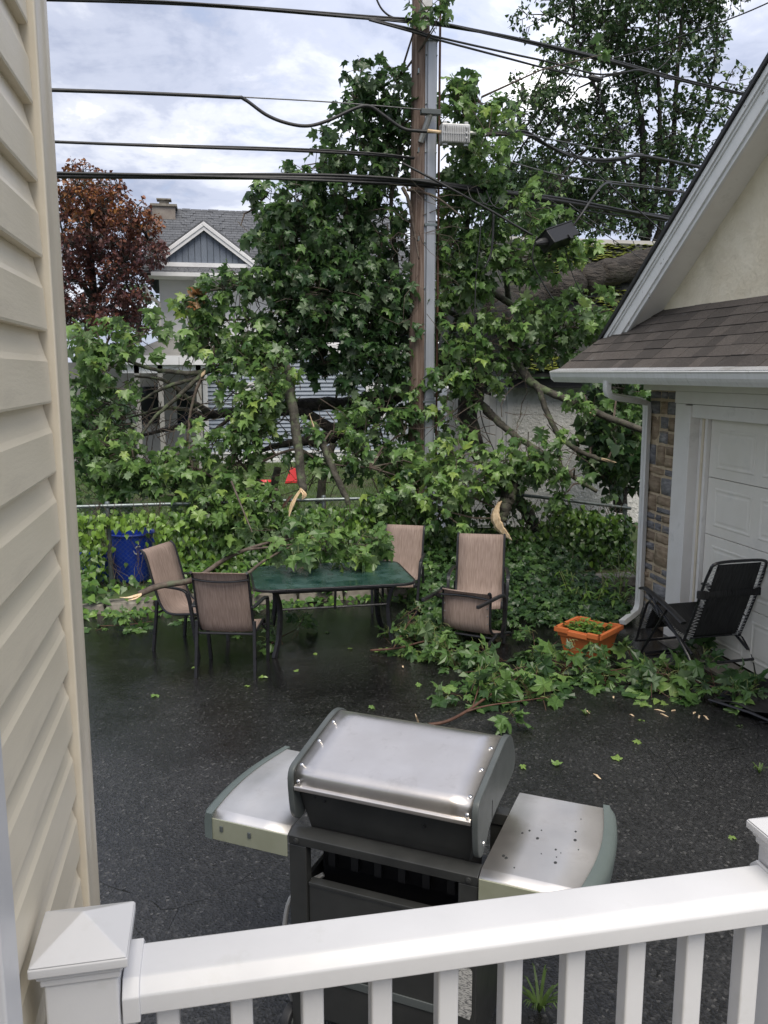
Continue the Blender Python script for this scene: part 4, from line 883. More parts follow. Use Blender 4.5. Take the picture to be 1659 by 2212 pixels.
c = copy_tree(chB, 'upright tan sling patio chair facing the camera right of the table'); c.location = (2.66, 8.16, 0); c.rotation_euler = (0, 0, R(159))
c = copy_tree(chB, 'overturned tan sling patio chair lying on its back with legs sticking out')
ezv = Vector((.63, .777, 0)).normalized(); exv = Vector((-ezv.y, ezv.x, 0))
c.matrix_world = Matrix.Translation(Vector((2.12, 7.33, .335))) @ Matrix(((exv.x, 0, ezv.x, 0), (exv.y, 0, ezv.y, 0), (0, 1, 0, 0), (0, 0, 0, 1))) @ Matrix.Rotation(R(-4), 4, 'X')
# ================================================================ glass table
tb_ = thing('patio_table', 'rectangular patio table with a wet green glass top', 'table', (1.12, 8.2, 0))
def rrect(hx, hy, r, n=6):
    pts = []
    for cx0, cy0, a0 in ((hx - r, hy - r, 0), (-hx + r, hy - r, 90), (-hx + r, -hy + r, 180), (hx - r, -hy + r, 270)):
        for i in range(n + 1): a = R(a0 + 90 * i / n); pts.append((cx0 + r * math.cos(a), cy0 + r * math.sin(a)))
    return pts
TZ = .70
M().prism(rrect(.765, .495, .13), TZ + .003, TZ + .010, 2).build('glass_top', 'tglass', tb_)
M().tube([(x, y, TZ - .002) for x, y in rrect(.775, .505, .14)], 1.0, 4, closed=True, flat=(.017, .017)).build('rim', 'black', tb_, bevel=.004)
M().tube([(x, y, TZ - .055) for x, y in rrect(.60, .36, .1)], .012, 6, closed=True).build('apron_tube', 'black', tb_)
M().tube([(-.6, -.02, TZ - .03), (.6, -.02, TZ - .03)], .014, 6).build('cross_bar', 'black', tb_)
M().lathe([(0.02, TZ + .012), (.03, TZ + .012), (.034, TZ + .008)], (0, 0, 0), 16).build('parasol_hole_ring', 'black', tb_)
for sx_ in (-1, 1):
    for sy in (-1, 1):
        M().tube(crv([(sx_ * .60, sy * .36, TZ - .02), (sx_ * .56, sy * .33, TZ - .10), (sx_ * .53, sy * .31, .45), (sx_ * .55, sy * .33, .18), (sx_ * .60, sy * .37, .0)], 4), .029, 4).build('leg', 'black', tb_, bevel=.004)
    M().tube([(sx_ * .53, -.31, .44), (sx_ * .53, .31, .44)], .012, 6).build('stretcher', 'black', tb_)
for sy in (-1, 1): M().tube([(-.53, sy * .31, .46), (.53, sy * .31, .46)], .012, 6).build('stretcher', 'black', tb_)
M().tube([(0, -.36, TZ - .03), (0, -.31, .44)], .016, 4).build('strut', 'black', tb_)
# ================================================================ zero-gravity chair
zg = thing('folding_lounger', 'black mesh reclining garden chair in front of the garage door', 'chair', (4.37, 6.92, 0), R(3))
def laced(name, pts2, w0, w1):
    c = crv(pts2, 5); n = len(c); rows = [[(x * (w0 + (w1 - w0) * i / (n - 1)), q[0], q[1]) for x in (-1, -.5, 0, .5, 1)] for i, q in enumerate(c)]
    o = M().sheet(rows).build(name, 'mesh', zg, smooth='all'); s = o.modifiers.new('t', 'SOLIDIFY'); s.thickness = .006
    return c
back = [(-.30, .36), (-.40, .60), (-.50, .85), (-.585, 1.085)]
seat = [(-.27, .34), (-.05, .36), (.18, .44), (.30, .50)]
legr = [(.32, .49), (.40, .36), (.46, .22)]
laced('back_sling', back, .235, .215); laced('seat_sling', seat, .235, .235); laced('leg_sling', legr, .23, .23)
M().tube(crv([(-.285, -.27, .33), (-.285, -.40, .62), (-.283, -.49, .86), (-.275, -.555, 1.02), (-.24, -.59, 1.10), (0, -.60, 1.115), (.24, -.59, 1.10), (.275, -.555, 1.02), (.283, -.49, .86), (.285, -.40, .62), (.285, -.27, .33)], 5), .0135, 8).build('back_frame', 'black', zg, smooth=True)
M().tube(crv([(-.285, -.40, .24), (-.285, -.20, .33), (-.285, .10, .43), (-.285, .31, .53), (-.285, .40, .38), (-.283, .50, .12), (-.25, .515, .08), (.25, .515, .08), (.283, .50, .12), (.285, .40, .38), (.285, .31, .53), (.285, .10, .43), (.285, -.20, .33), (.285, -.40, .24)], 4), .0125, 8).build('seat_frame', 'black', zg, smooth=True)
M().tube(crv([(-.33, .34, .0), (-.33, .30, .08), (-.33, .05, .42), (-.33, -.08, .60)], 4), .0125, 8).build('leg', 'black', zg, smooth=True); M().tube(crv([(.33, .34, .0), (.33, .30, .08), (.33, .05, .42), (.33, -.08, .60)], 4), .0125, 8).build('leg', 'black', zg, smooth=True)
for sg in (-1, 1):
    M().tube(crv([(sg * .31, -.56, .012), (sg * .312, -.50, .05), (sg * .318, -.40, .22), (sg * .325, -.05, .46), (sg * .33, .30, .64)], 4), .0135, 8).build('leg', 'black', zg, smooth=True)
    a = [Vector(q) for q in crv([(sg * .34, .37, .655), (sg * .34, .30, .665), (sg * .34, .10, .63), (sg * .34, -.10, .58), (sg * .34, -.27, .53), (sg * .34, -.33, .51)], 4)]
    M().tube(a, 1.0, 6, flat=(.036, .016)).build('armrest', 'blackplastic', zg, smooth=True)
    M().cbox((sg * .34, .06, .60), (.03, .07, .06)).build('lock_knob', 'blackplastic', zg, bevel=.01)
    M().tube([(sg * .33, .17, .60), (sg * .33, .08, .48)], .012, 6).build('brace', 'black', zg)
    ln = M()
    for prof_, w in ((back, .26), (seat, .26), (legr, .257)):
        c = crv(prof_, 8)
        for i in range(0, len(c) - 1): 
            q0, q1 = c[i], c[i + 1]; a_ = (sg * .283, q0[0], q0[1]); b_ = (sg * .228, (q0[0] + q1[0]) / 2, (q0[1] + q1[1]) / 2); c_ = (sg * .283, q1[0], q1[1])
            ln.tube([a_, b_, c_], .0028, 4)
            ln.lathe([(.004, -.003), (.008, -.003), (.008, .003), (.004, .003)], b_, 6)
    ln.build('lacing', 'alu', zg)
M().tube([(-.31, -.46, .165), (.31, -.46, .165)], .0135, 8).build('rear_bar', 'black', zg, smooth=True)
M().tube([(-.33, .335, .012), (.33, .335, .012)], .0125, 8).build('front_bar', 'black', zg, smooth=True)
for sg in (-1, 1): M().cbox((sg * .27, -.475, .80), (.09, .05, .07), Matrix.Identity(4)).build('strap', 'mesh', zg, bevel=.006)
M().tube([(-.25, -.485, .80), (.25, -.485, .80)], 1.0, 6, flat=(.02, .035)).build('headrest_pillow', 'mesh', zg, smooth=True)
# black folded seat cover lying at the right edge
p = at(1640, 1535, z=0)
fc = thing('folded_lounger', 'black folded garden chair lying flat at the right edge', 'chair', (p.x + .12, p.y, 0), R(25))
rows = []
for j in range(12):
    rows.append([(-.34 + .68 * i / 12, -.32 + .64 * j / 11, .085 + .03 * math.sin(i * .9 + j * .7) * math.sin(j * .5) + random.uniform(0, .008)) for i in range(13)])
o = M().sheet(rows).build('sling', 'mesh', fc, smooth='all'); o.modifiers.new('t', 'SOLIDIFY').thickness = .01
for sg in (-1, 1): M().tube([(sg * .34, -.36, .03), (sg * .345, 0, .06), (sg * .34, .36, .05)], .0125, 8).build('frame_tube', 'black', fc, smooth=True)
for y in (-.34, .34): M().tube([(-.34, y, .035), (.34, y, .045)], .0125, 8).build('cross_tube', 'black', fc, smooth=True)
M().tube([(-.36, -.1, .012), (-.1, -.22, .03), (.2, -.36, .012)], .0125, 8).build('frame_tube', 'black', fc, smooth=True)
# ================================================================ planter
pl = thing('planter', 'square terracotta plastic planter with weeds on the asphalt', 'planter', (3.47, 7.25, 0), R(38))
a0, a1, hh = .155, .215, .31
def sq(s, z): return [(-s, -s, z), (s, -s, z), (s, s, z), (-s, s, z)]
m_ = M(); lv = [(a0 * .98, 0), (a0, .012), (a0 + (a1 - a0) * .72, hh * .74), (a1 * .99, hh * .76), (a1 * .99, hh * .80), (a1 * 1.0, hh * .81), (a1 * 1.0, hh * .87), (a1 * 1.02, hh * .88), (a1 * 1.02, hh), (a1 * .95, hh), (a1 * .93, hh * .9), (a0 * 1.12, hh * .55)]
for s, z in lv: m_.v += sq(s, z)
for i in range(len(lv) - 1):
    for j in range(4): m_.f.append((i * 4 + j, i * 4 + (j + 1) % 4, i * 4 + 4 + (j + 1) % 4, i * 4 + 4 + j))
m_.f.append((3, 2, 1, 0)); m_.build('pot', 'terracotta', pl, bevel=.006)
ax = a1 * 1.02
for j in range(4):
    rm = Matrix.Rotation(j * math.pi / 2, 4, 'Z')
    # rim flange with a lowered middle on two sides
    pr2 = M(); lo_ = j in (1, 3)
    segs = [(-ax - .022, -.10, 0), (-.10, .10, -.02 if lo_ else 0), (.10, ax + .022, 0)]
    for x0, x1, dz in segs: pr2.box((x0, -ax - .022, hh - .035 + dz), (x1 - .0005, -ax + .012, hh + .012 + dz), rm)
    pr2.build('rim', 'terracotta', pl, bevel=.004)
sm = M(); rows = []
for j in range(9): rows.append([((-.5 + i / 8) * .35, (-.5 + j / 8) * .35, hh * .62 + random.uniform(-.012, .018)) for i in range(9)])
sm.sheet(rows).build('soil', 'soil', pl, smooth='all')
# ================================================================ gas grill
gl = thing('gas_grill', 'gas grill with a steel lid and two side tables, seen from behind', 'grill', (.569, 2.885, 0), R(-33.5))
GW, GD, GH = .385, .50, .92
for sx_ in (-1, 1):
    for y in (.0, GD - .05): M().box((sx_ * GW - (.075 if sx_ > 0 else 0), y, .06), (sx_ * GW + (0 if sx_ > 0 else .075), y + .045, GH - .052)).build('leg', 'grillgrey', gl, bevel=.004)
    M().box((sx_ * (GW - .012) - .01, .046, .14), (sx_ * (GW - .012) + .01, GD - .05, .66)).build('side_panel', 'grillgrey', gl, bevel=.003)
    for y in (.02, GD - .03):
        w_ = M().tube([(sx_ * (GW + .02) - .02, y, .065), (sx_ * (GW + .02) + .02, y, .065)], .065, 20).build('wheel', 'rubber', gl, bevel=.008)
        M().tube([(sx_ * (GW + .02) - .023, y, .065), (sx_ * (GW + .02) + .023, y, .065)], .032, 14).build('hub', 'capgrey', w_)
M().prism([(-.002, GH - .05), (-.006, GH - .012), (.03, GH + .004), (.06, GH + .004), (.06, GH - .05)], -GW, GW, 0).build('rear_rail', 'grillgrey', gl, bevel=.003)
M().prism([(GD - .06, GH - .05), (GD - .06, GH), (GD, GH), (GD, GH - .05)], -GW, GW, 0).build('front_rail', 'grillgrey', gl, bevel=.003)
for sx_ in (-1, 1): M().lathe([(0, 0), (.012, 0), (.010, .006), (0, .008)], k=12).build('bolt', 'grillgrey', gl).matrix_local = Matrix.Translation((sx_ * (GW - .035), -.004, GH - .03)) @ Matrix.Rotation(math.pi / 2, 4, 'X')
M().box((-GW + .078, .012, .12), (GW - .078, .026, .70)).build('rear_panel', 'grillgrey', gl, bevel=.004)
M().box((-GW + .078, .008, .70), (GW - .078, .05, .716)).build('panel_lip', 'grillgrey', gl, bevel=.003)
M().box((-GW + .078, .006, .30), (GW - .078, .0125, .335)).build('panel_trim', 'capgrey', gl, bevel=.002)
M().box((-GW + .02, .05, .08), (GW - .02, GD - .05, .12)).build('bottom_shelf', 'grillgrey', gl, bevel=.004)
M().box((-GW + .05, .20, .14), (GW - .05, GD - .055, .72)).build('cabinet', 'blackplastic', gl)
# drip tray housing under the firebox
M().prism([(.10, .86), (.14, .72), (GD - .12, .72), (GD - .06, .86)], -GW + .09, GW - .09, 0).build('drip_tray', 'blackplastic', gl)
for i in range(6): M().cbox((-.25 + i * .1, .115, .79), (.03, .02, .10)).build('tray_rib', 'blackplastic', gl)
# firebox tapering down
fb = M()
fx0, fx1 = GW - .055, GW - .018
fb.add([(-fx0, .085, .90), (fx0, .085, .90), (fx0, GD - .02, .90), (-fx0, GD - .02, .90), (-fx1, .035, 1.105), (fx1, .035, 1.105), (fx1, GD + .03, 1.105), (-fx1, GD + .03, 1.105)], [(0, 1, 5, 4), (1, 2, 6, 5), (2, 3, 7, 6), (3, 0, 4, 7), (4, 5, 6, 7), (3, 2, 1, 0)])
fb.build('firebox', 'grillgrey', gl, bevel=.008)
M().prism([(.06, .875), (.06, .915), (GD - .02, .915), (GD - .02, .875)], -fx0 + .02, fx0 - .02, 0).build('firebox_foot', 'blackplastic', gl)
for x, z in ((-.25, 1.05), (-.29, 1.06), (.16, 1.03)): M().lathe([(0, 0), (.007, 0), (.006, .004), (0, .005)], k=8).build('screw', 'blackplastic', gl).matrix_local = Matrix.Translation((x, .048, z)) @ Matrix.Rotation(math.pi / 2, 4, 'X')
# lid
lp = [(.010, 1.108), (.006, 1.120), (.006, 1.165), (.012, 1.186), (.030, 1.200), (.055, 1.208), (.16, 1.236), (.28, 1.266), (.36, 1.284), (.41, 1.288), (.45, 1.276), (.49, 1.24), (.53, 1.17), (.55, 1.108)]
lp = [(y, 1.108 + (z - 1.108) * .84) for y, z in lp]
c = [tuple(q) for q in crv(lp, 4)]
lw = GW - .028
rows = [[(x, y, z) for x in np.linspace(-lw, lw, 9)] for y, z in c]
lid = M().sheet(rows).build('lid', 'steel', gl, smooth='all'); lid.modifiers.new('t', 'SOLIDIFY').thickness = -.004
for sg in (-1, 1):
    x0, x1 = sg * (lw - .034), sg * (lw + .001)
    off = [(y - (.0018 if i < 12 else 0), z + .0022) for i, (y, z) in enumerate(c)]
    M().sheet([[(x0, y, z), (x1, y, z)] for y, z in off]).build('trim_band', 'chrome', lid, smooth='all')
    for i in (6, 18, 25, 30):
        y, z = c[i]; nrm = Vector((0, -(c[i + 1][1] - c[i - 1][1]), (c[i + 1][0] - c[i - 1][0]))).normalized()
        o = M().lathe([(0, .008), (.006, .007), (.009, .003), (.010, 0)][::-1], k=10).build('rivet', 'chrome', lid, smooth='all'); o.matrix_local = Matrix.Translation(Vector((sg * (lw - .017), y, z)) + nrm * .002) @ nrm.to_track_quat('Z', 'Y').to_matrix().to_4x4()
    # cast end cap with rounded lower corners
    cap = [(-.008, 1.10), (-.010, 1.155), (.0, 1.192), (.022, 1.210), (.055, 1.220), (.16, 1.248), (.28, 1.278), (.36, 1.297), (.41, 1.301), (.46, 1.288), (.505, 1.25), (.55, 1.17), (.565, 1.11), (.55, 1.085), (.50, 1.06), (.20, 1.03), (.12, .985), (.07, .955), (.03, .965), (.005, 1.01)]
    cap = [(y, 1.108 + (z - 1.108) * .84 if z > 1.108 else z) for y, z in cap]
    cc = [tuple(q) for q in crv(cap + [cap[0]], 3)][:-1]
    M().prism(cc if sg > 0 else cc[::-1], sg * (lw + .001), sg * (lw + .026), 0).build('lid_end', 'capgrey', gl, bevel=.005)
    o = M().lathe([(0, .004), (.011, .003), (.012, 0)][::-1], k=12).build('hinge_bolt', 'chrome', gl); o.matrix_local = Matrix.Translation((sg * (lw + .027), .07, 1.0)) @ Matrix.Rotation(sg * math.pi / 2, 4, 'Y')
    M().cbox((sg * (lw + .0262), .19, 1.075), (.002, .006, .07)).build('slot', 'blackplastic', gl)
M().prism([(-.004, 1.100), (-.010, 1.104), (-.010, 1.118), (.002, 1.124), (.006, 1.124), (.006, 1.100)], -lw + .002, lw - .002, 0).build('lid_lip', 'steel', gl, bevel=.002)
M().lathe([(0, .03), (.022, .028), (.03, .02), (.03, .0)][::-1], (.02, .46, 1.215), 16).build('thermometer', 'chrome', gl, smooth=True)
M().tube([(-.25, .60, 1.17), (.25, .60, 1.17)], .014, 8).build('lid_handle', 'steel', gl, smooth=True)
for x in (-.24, .24): M().tube([(x, .55, 1.16), (x, .60, 1.17)], .012, 8).build('handle_bracket', 'capgrey', gl)
# side tables with bowed outer ends
for sg in (-1, 1):
    tw = .385; xi = GW + .004
    def ey_(y): return tw * (0.90 + .10 * math.sin(math.pi * min(max((y + .02) / .70, 0), 1)))
    ys = [-.008, .004, .030, .034, .12, .2, .28, .36, .44, .52, .60, .632, .636, .655]
    prf = [(GH - .085, None)]
    top = M()
    rows = []
    for y in ys:
        xo = xi + ey_(y)
        zc = GH - .016 if y < .0 else GH - .008 if y < .01 else GH + .006
        if y > .64: zc = GH - .008
        rows.append([(sg * (xi + (xo - xi) * k_), y, zc) for k_ in (0, .33, .66, 1.0)])
    if sg < 0: rows = [r_[::-1] for r_ in rows]
    tp = top.sheet(rows).build('side_table', 'shelfsteel', gl, smooth=True); tp.modifiers.new('t', 'SOLIDIFY').thickness = .004
    M().box(tuple(min(a, b) for a, b in ((sg * xi, sg * (xi + ey_(-.008))),)) + (-.010, GH - .105), (max(sg * xi, sg * (xi + ey_(-.008))), -.004, GH - .013)).build('table_apron', 'sidepanel', gl, bevel=.002)
    M().box((min(sg * xi, sg * (xi + ey_(.65))), .652, GH - .09), (max(sg * xi, sg * (xi + ey_(.65))), .658, GH - .006)).build('table_apron', 'sidepanel', gl, bevel=.002)
    ec = M(); rr_ = []
    for y in np.linspace(-.014, .662, 17):
        xo = xi + ey_(y); q = 1 if .01 < y < .65 else 0
        rr_.append([(sg * (xo - .004), y, GH - .105), (sg * (xo + .042 - .012 * (1 - q)), y, GH - .10), (sg * (xo + .050 - .018 * (1 - q)), y, GH - .03), (sg * (xo + .042 - .014 * (1 - q)), y, GH - .004), (sg * (xo + .022), y, GH + .009), (sg * (xo - .004), y, GH + .0085), (sg * (xo - .004), y, GH - .105)])
    if sg > 0: rr_ = [r_[::-1] for r_ in rr_]
    ec.sheet(rr_); n7 = len(rr_)
    ec.f += [tuple(range(0, 6))[::-1], tuple((n7 - 1) * 7 + i for i in range(6))]
    ec.build('table_end', 'endcap', gl, smooth=True)
    if sg < 0:
        for x in (-.13, -.26): M().cbox((sg * xi + x - .04, -.012, GH - .05), (.016, .006, .026)).build('tool_hook_plug', 'capgrey', gl, bevel=.003)
# rating label on the rear right leg, torn paper stickers
def paper():
    m, t, b = newmat('printed_label'); N = t.nodes.new; L = t.links.new
    tc = N('ShaderNodeTexCoord'); mp = N('ShaderNodeMapping'); mp.inputs['Scale'].default_value = (70, 70, 330); L(tc.outputs['Object'], mp.inputs[0])
    n = N('ShaderNodeTexNoise'); n.inputs['Scale'].default_value = 1; n.inputs['Detail'].default_value = 2; L(mp.outputs[0], n.inputs[0])
    r = N('ShaderNodeValToRGB'); e = r.color_ramp.elements; e[0].position = .42; e[0].color = (.12, .12, .12, 1); e[1].position = .5; e[1].color = (.50, .49, .46, 1); L(n.outputs[0], r.inputs[0]); L(r.outputs[0], b.inputs['Base Color']); b.inputs['Roughness'].default_value = .6; return m
MT['paper'] = paper()
xl0 = GW - .072
for z0_, z1_ in ((.33, .535), (.55, .62)):
    M().add([(xl0, -.0025, z0_), (xl0 + .05, -.0025, z0_ - .006), (xl0 + .057, -.0025, z0_ + .02), (xl0 + .057, -.0025, z1_ - .01), (xl0 + .05, -.0025, z1_), (xl0 + .002, -.0025, z1_)], [(0, 1, 2, 3, 4, 5)]).build('rating_label', 'paper', gl)
M().tube(crv([(-GW + .1, .10, .70), (-GW - .02, .04, .60), (-GW - .05, .03, .35), (-GW - .03, .06, .12), (-GW + .05, .12, .02)], 6), .010, 8).build('gas_hose', 'alu', gl, smooth=True)

gs = M()
for _ in range(16):
    x, y, r_ = GW + rng.uniform(.05, .34), rng.uniform(.06, .58), rng.uniform(.002, .0065)
    gs.prism([(x + r_ * math.cos(t), y + r_ * 1.3 * math.sin(t)) for t in np.linspace(0, 6.28, 9)[:-1]], GH + .0055, GH + .0075, 2)
gs.build('grime_spots', 'grillgrey', gl, kind='stuff')
# ================================================================ leaves
def maple_template(seed, curl=1.0):
    r = np.random.default_rng(seed); j = lambda: r.uniform(-.03, .03)
    half = [(.17, -.09), (.40, -.06), (.32, .11), (.48, .21), (.62, .45), (.43, .44), (.25, .475), (.27, .68), (.12, .75)]
    right = [(x + j(), y + j()) for x, y in half]; left = [(-x + j(), y + j()) for x, y in half][::-1]
    outl = [(0, 0)] + right + [(j(), 1.0)] + left
    pts = [(0, .34)] + outl
    V = []
    fold = r.uniform(-.1, .45) * curl; droop = r.uniform(.10, .95) * curl; tw = r.uniform(-.5, .5); sxx = r.uniform(.8, 1.1); fl = r.uniform(0, 6)
    for x, y in pts:
        d2 = x * x + (y - .3) ** 2
        V.append((x * sxx, y * (1 - .15 * droop), abs(x) * fold - droop * d2 + tw * x * y + .05 * math.sin(5 * math.atan2(x, y - .3) + fl) + r.uniform(-.05, .05)))
    n = len(outl); Fc = [(0, 1 + i, 1 + (i + 1) % n) for i in range(n)]
    return np.array(V), np.array(Fc)
def heart_template(seed):
    r = np.random.default_rng(seed)
    o = [(0, 0), (.22, -.10), (.40, .10), (.34, .38), (.15, .72), (0, 1.0), (-.15, .72), (-.34, .38), (-.40, .10), (-.22, -.10)]
    f = r.uniform(.1, .4); d = r.uniform(.1, .4)
    V = [(0, .3, 0)] + [(x, y, abs(x) * f - d * (x * x + (y - .3) ** 2) + r.uniform(-.02, .02)) for x, y in o]
    return np.array(V), np.array([(0, 1 + i, 1 + (i + 1) % 10) for i in range(10)])
def lance_template(seed):
    r = np.random.default_rng(seed)
    o = [(0, 0), (.13, .25), (.14, .5), (.06, .82), (0, 1.0), (-.06, .82), (-.14, .5), (-.13, .25)]
    d = r.uniform(.2, .6)
    V = [(x, y, abs(x) * .5 - d * y * y * .5) for x, y in o]
    return np.array(V), np.array([(0, 1, 7), (1, 2, 6), (1, 6, 7), (2, 3, 5), (2, 5, 6), (3, 4, 5)])
def small_template(seed):
    r = np.random.default_rng(seed)
    V = [(0, 0, 0), (.42, .12, .05), (.30, .55, -.03), (0, 1.0, -.12), (-.30, .55, -.03), (-.42, .12, .05)]
    V = [(x + r.uniform(-.06, .06), y + r.uniform(-.06, .06), z + r.uniform(-.08, .08)) for x, y, z in V]
    return np.array(V), np.array([(0, 1, 2), (0, 2, 4), (2, 3, 4), (0, 4, 5)])
MAPLE = [maple_template(i) for i in range(26)]; HEART = [heart_template(i) for i in range(8)]; LANCE = [lance_template(i) for i in range(5)]; SMALL = [small_template(i) for i in range(8)]
def frames(T, Nn):
    T = T / np.linalg.norm(T, axis=1, keepdims=True)
    Nn = Nn - T * (Nn * T).sum(1, keepdims=True); Nn = Nn / (np.linalg.norm(Nn, axis=1, keepdims=True) + 1e-9)
    X = np.cross(T, Nn); return np.stack([X, T, Nn], axis=2)
def leaf_mesh(name, P, Rm, S, tint, tmpl, mt, parent=None, which=None):
    Vs, Fs, Ts = [], [], []; off = 0
    which = which if which is not None else rng.integers(0, len(tmpl), len(P))
    for k_, (V, Fc) in enumerate(tmpl):
        idx = np.where(which == k_)[0]
        if len(idx) == 0: continue
        v = np.einsum('nij,vj->nvi', Rm[idx], V) * S[idx][:, None, None] + P[idx][:, None, :]
        nv = len(V); Vs.append(v.reshape(-1, 3)); f = Fc[None] + (np.arange(len(idx)) * nv)[:, None, None] + off
        Fs.append(f.reshape(-1, 3)); off += len(idx) * nv; Ts.append(np.repeat(tint[idx], nv))
    V = np.concatenate(Vs); Fc = np.concatenate(Fs); T = np.concatenate(Ts)
    if parent is not None: V = V - np.array(parent.location)
    me = bpy.data.meshes.new(name); me.vertices.add(len(V)); me.vertices.foreach_set('co', V.astype(np.float32).ravel())
    me.loops.add(Fc.size); me.loops.foreach_set('vertex_index', Fc.astype(np.int32).ravel())
    me.polygons.add(len(Fc)); me.polygons.foreach_set('loop_start', np.arange(0, Fc.size, 3, dtype=np.int32)); me.polygons.foreach_set('loop_total', np.full(len(Fc), 3, dtype=np.int32))
    me.update(); me.validate()
    a = me.attributes.new('tint', 'FLOAT', 'POINT'); a.data.foreach_set('value', T.astype(np.float32))
    me.materials.append(MT[mt]); o = bpy.data.objects.new(name, me); link(o, parent); return o
LEAFLIB = {}
def leaf_objects(P, Rm, S, tint, tmpl, mt, parent, key, name='leaf'):
    nt_ = 8
    for i in range(len(P)):
        k_ = int(rng.integers(0, len(tmpl))); q = min(nt_ - 1, max(0, int(tint[i] * nt_)))
        if (key, k_, q) not in LEAFLIB:
            V, Fc = tmpl[k_]; me = bpy.data.meshes.new(name); me.from_pydata([tuple(v) for v in V], [], [tuple(int(a) for a in f) for f in Fc]); me.update()
            a = me.attributes.new('tint', 'FLOAT', 'POINT'); a.data.foreach_set('value', [(q + .5) / nt_] * len(V)); me.materials.append(MT[mt]); LEAFLIB[(key, k_, q)] = me
        o = bpy.data.objects.new(name, LEAFLIB[(key, k_, q)]); link(o, parent)
        r3 = Matrix([list(map(float, Rm[i][a])) for a in range(3)]).to_4x4()
        o.matrix_local = Matrix.Translation(Vector(P[i]) - parent.location) @ r3 @ Matrix.Scale(float(S[i]), 4)
class Leaves:
    def __init__(s): s.P = []; s.T = []; s.N = []; s.S = []; s.c = []
    def add(s, p, t, n, sz, c): s.P.append(p); s.T.append(t); s.N.append(n); s.S.append(sz); s.c.append(c)
    def arr(s): return np.array(s.P), frames(np.array(s.T), np.array(s.N)), np.array(s.S), np.clip(np.array(s.c), 0, 1)
fw = np.array(FW); rt_ = np.array(RT); upv = np.array((0, 0, 1.0))
def nrm(v): return v / (np.linalg.norm(v) + 1e-9)
def spray(LV, tw, p, d, Ln, n, size, tint0, droop=.7, twr=.006):
    d = nrm(d); e_ = p + d * Ln + np.array((0, 0, -.06 * Ln)); mid = p + d * Ln * .5 + np.array((0, 0, .03 * Ln))
    if tw is not None: tw.tube([p - d * .12, mid, e_], [twr, twr * .8, twr * .4], 3, cap=False)
    for k_ in range(n):
        s_ = .35 + .65 * rng.random(); b = p + (e_ - p) * s_ + rng.normal(0, .02, 3)
        o_ = rng.normal(0, 1, 3); o_ = nrm(o_ - d * np.dot(o_, d) * .7)
        pet = .4 * size * (1 + rng.random() * .6)
        b2 = b + nrm(o_ + d * .5 + upv * .15) * pet
        t = nrm(o_ * .75 + d * .45 - upv * droop * rng.uniform(.4, 1.5) + rng.normal(0, .2, 3))
        nn_ = upv * .6 + o_ * .85 + rng.normal(0, .4, 3)
        LV.add(b2, t, nn_, size * rng.uniform(.5, 1.3), tint0 + rng.normal(0, .2))
        yield b, b2
def clump(LV, tw, px, py, rx, ry, d, th, dens, size, lpx, tint=.4, droop=.7, keep=None, twr=.006, pets=None):
    c = np.array(at(px, py, d=d)); m = d * 1.03 / F
    ax = rx * m; ay = ry * m
    area = math.pi * rx * ry; n = max(2, int(dens * area / (lpx * lpx)))
    per = 7; ns = max(1, int(round(n / per)))
    for _ in range(ns):
        u = rng.normal(0, 1, 3); u /= np.linalg.norm(u); r_ = rng.random() ** (1 / 2.2)
        p = c + rt_ * u[0] * r_ * ax + upv * u[2] * r_ * ay + fw * u[1] * r_ * th
        dr_ = rt_ * u[0] + upv * (u[2] * .7 + .15) + fw * u[1] + rng.normal(0, .45, 3)
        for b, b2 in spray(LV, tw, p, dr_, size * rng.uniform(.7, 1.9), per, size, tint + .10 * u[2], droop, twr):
            if pets is not None: pets.tube([b, (b + b2) / 2 + upv * .01, b2], .0016, 3, cap=False)
    return c
def limb(pts, mt, parent, name='limb', k=9, jit=.0):
    P_ = [tuple(at(x, y, d=d)) + (r,) for x, y, d, r in pts]
    c = crv(P_, 6); q = [Vector(v[:3]) + Vector(rng.normal(0, 1, 3)) * float(v[3]) * jit for v in c]
    m = M().tube(q, [max(.002, float(v[3])) * (1 + rng.uniform(-.06, .06)) for v in c], k)
    m.build(name, mt, parent, True, smooth='all'); return [np.array(v[:3]) for v in c]
